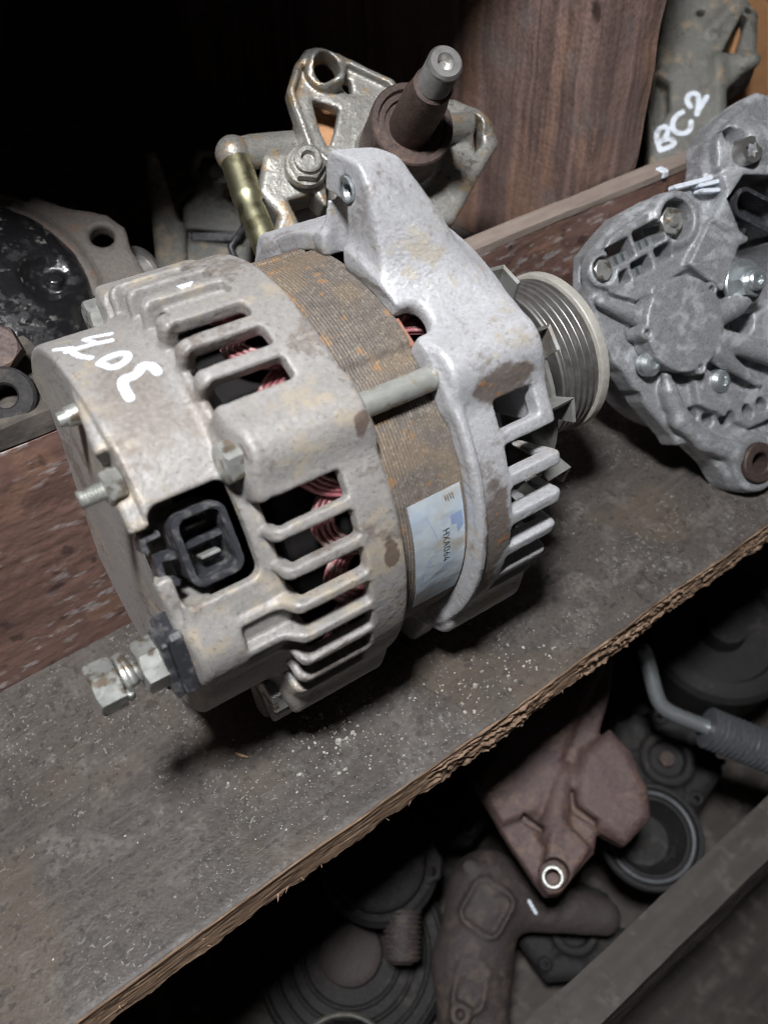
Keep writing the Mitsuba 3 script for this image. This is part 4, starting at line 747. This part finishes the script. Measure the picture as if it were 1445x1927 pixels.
flat = lambda f, q: (lambda x, y, z: f(x, y, z * q) / 1.3)
V.add(flat(s_cap((6, 26, -26), (-3, -8, -26), 20, 18), 1.6)); V.add(flat(s_cap((-3, -8, -26), (-2, -52, -30), 18, 17), 1.6), k=6); V.add(flat(s_cap((18, 22, -28), (64, 16, -34), 14, 9), 1.6), k=6)
def ridge(g, z): return s_poly(g.buffer(1.5).difference(g.buffer(-0.6)), z - 6, z, 0.8)
V.add(ridge(rot(20, 22, -32, 5, 17, 5), -3.2), k=2.5); V.add(ridge(rot(13, 20, -14, -4, -17, 4), -4), k=2.5)
V.add(s_cyl(-9, -29, 5, -16, -3, 1), k=3); V.cut(s_cyl(-9, -29, 2, -9, 9, 0.3), k=1); V.add(s_cyl(-3, 36, 4, -16, -5, 1), k=3)
obj('casting', V.mesh(0.9, 6, 62), 'm_cast_brown', gb, C2, True)
obj('paint_fleck', extr(LineString([(26, 21), (27.6, 18), (29, 15.6)]).buffer(0.7), -9.5, -7.0), 'm_paint', gb, C2, False)
dm = thing('dark_motor', 'blackish motor body with a small drilled ear, left of the brown bracket', 'motor')
D1 = FR([0.0960, 0.1500, -0.1700], [0.7757, -0.6309, 0.0145], [0.5946, 0.7385, 0.3179])
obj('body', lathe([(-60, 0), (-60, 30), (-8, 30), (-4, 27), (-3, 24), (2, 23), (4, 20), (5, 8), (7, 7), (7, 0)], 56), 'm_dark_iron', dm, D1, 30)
V = Vol((10, -18, -16), (36, 20, 2), 0.9); V.add(s_poly(Polygon([(14, 14), (24, 16), (32, 2), (31, -7), (24, -11), (18, -2)]), -12, -3, 2), k=1); V.cut(s_cyl(26.5, -4, 2.2, -30, 9, 0.3), k=0.6)
obj('ear', V.mesh(0.4, 5, 63), 'm_dark_iron', dm, D1, True)
obj('ribbed_cap', moved(lathe([(-14, 0), (-14, 8)] + [(-12 + 2.2 * i + d, 9.5 - 1.2 * e) for i in range(10) for d, e in ((0, 0), (0.9, 0), (1.1, 1), (2.0, 1))] + [(10.5, 6), (11.5, 5), (11.5, 0)], 40), lambda v: v[:, [0, 2, 1]] * [1, -1, 1] + [12, -34, -12]), 'm_cast_brown', dm, D1, 30)
LOW = lambda o, k=1.0: FR(o, [0.7757, -0.6309, 0.0145], [0.5946, 0.7385, 0.3179], k)
def ring(R, r, n=72, m=14):
    a = np.arange(m + 1) / m * 2 * np.pi; return lathe([(r * math.sin(q), R + r * math.cos(q)) for q in a], n)
cu = thing('rubber_cup', 'dark cup with ringed rim and dusty rubber lips right of the pinkish casting', 'seal')
Fc = LOW([0.2190, 0.0790, -0.1830])
obj('cup', lathe([(-26, 0), (-26, 18), (-22, 23), (0, 27), (2, 26), (2, 24), (-2, 23.2), (-3, 21), (-1, 20), (-1, 18.6), (-6, 17.5), (-18, 13), (-18, 0)], 64), 'm_dark_iron', cu, Fc, 30)
obj('lip', ring(21.8, 1.4), 'm_plastic_grey', cu, Fc, True)
hd = thing('finned_drum', 'blackish drum with curved cooling fins at the bottom left under the shelf', 'engine part')
Fd = LOW([0.0700, 0.1420, -0.2330])
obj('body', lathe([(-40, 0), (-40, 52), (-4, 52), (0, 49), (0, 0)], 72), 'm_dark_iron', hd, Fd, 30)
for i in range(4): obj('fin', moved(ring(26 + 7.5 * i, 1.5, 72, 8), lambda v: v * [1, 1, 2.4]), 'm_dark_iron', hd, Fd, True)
obj('hub', lathe([(0, 0), (0, 17), (7, 16), (9, 12), (9, 0)], 40), 'm_cast_brown', hd, Fd, 30)
V = Vol((-40, -40, -34), (48, 44, 8), 1.2)
V.add(s_poly(Polygon([(-34, -6), (-22, 26), (8, 36), (34, 26), (42, -4), (22, -30), (-14, -32)]), -30, -4, 8), k=3); V.add(s_cyl(6, 2, 17, -10, 2, 2), k=4); V.cut(s_cyl(6, 2, 11, -6, 9, 1), k=2)
for a in range(6): V.add(s_cap((6 + 16 * math.cos(a), 2 + 16 * math.sin(a), -3), (6 + 36 * math.cos(a), 2 + 30 * math.sin(a), -8), 2.2), k=2.5)
for a in range(5): V.add(s_cyl(4 + 31 * math.cos(1.25 * a + 0.3), 1 + 27 * math.sin(1.25 * a + 0.3), 4.4, -14, -1.5, 1), k=2); V.cut(s_cyl(4 + 31 * math.cos(1.25 * a + 0.3), 1 + 27 * math.sin(1.25 * a + 0.3), 1.8, -9, 9, 0.3), k=0.5)
gear = V.mesh(0.9, 6, 71)
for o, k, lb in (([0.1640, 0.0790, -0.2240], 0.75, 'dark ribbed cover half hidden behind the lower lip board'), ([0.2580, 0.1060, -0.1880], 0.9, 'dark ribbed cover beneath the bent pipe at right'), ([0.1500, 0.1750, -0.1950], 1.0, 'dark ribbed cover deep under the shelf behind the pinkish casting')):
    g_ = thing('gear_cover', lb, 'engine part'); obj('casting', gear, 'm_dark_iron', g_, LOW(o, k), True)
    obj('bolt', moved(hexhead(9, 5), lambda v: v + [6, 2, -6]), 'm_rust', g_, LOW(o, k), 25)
bp = thing('bellows_pipe', 'bent pale metal pipe ending in a ribbed grey bellows at the lower right', 'pipe')
kp = np.array([(0.2452, 0.1290, -0.0970), (0.2434, 0.1219, -0.1017), (0.2402, 0.1116, -0.112), (0.242, 0.1033, -0.1177), (0.2517, 0.0902, -0.1227), (0.2580, 0.0810, -0.1262)])
from scipy.interpolate import CubicSpline
cs = CubicSpline(range(len(kp)), kp); obj('pipe', sweep(cs(np.linspace(0, 5, 40)), 0.0038, 18), 'm_bright_steel', bp, smooth=True)
a_, b_ = np.array([0.2530, 0.0884, -0.1234]), np.array([0.2830, 0.0500, -0.1390]); u = np.linspace(0, 1, 150)
obj('bellows', sweep(a_ + u[:, None] * (b_ - a_), 0.0092 + 0.0012 * np.sin(u * 2 * np.pi * 19), 36), 'm_plastic_grey', bp, smooth=40)
dr_ = thing('drum', 'large blackish drum shaped part behind the bellows at the right edge', 'engine part')
D2 = FR([0.345, 0.135, -0.165], [0.7757, -0.6309, 0.0145], [0.5946, 0.7385, 0.3179])
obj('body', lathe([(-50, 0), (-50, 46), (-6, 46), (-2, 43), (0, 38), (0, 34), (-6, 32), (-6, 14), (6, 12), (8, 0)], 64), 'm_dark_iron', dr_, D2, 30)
for i in range(2):
    obj('metal_band', moved(ring(17 + 6 * i, 1.2, 64, 10), lambda v: v * [1, 1, 2.6]), 'm_cast_olive', frame=FR([0.0335, 0.0945, -0.206], [0.80, -0.6, 0], [0.55, 0.75, 0.35]), smooth=True,
        label=('inner' if i == 0 else 'outer') + ' one of two curved metal bands at the bottom edge left of the brown bracket', cat_='metal band', group='curved metal bands')
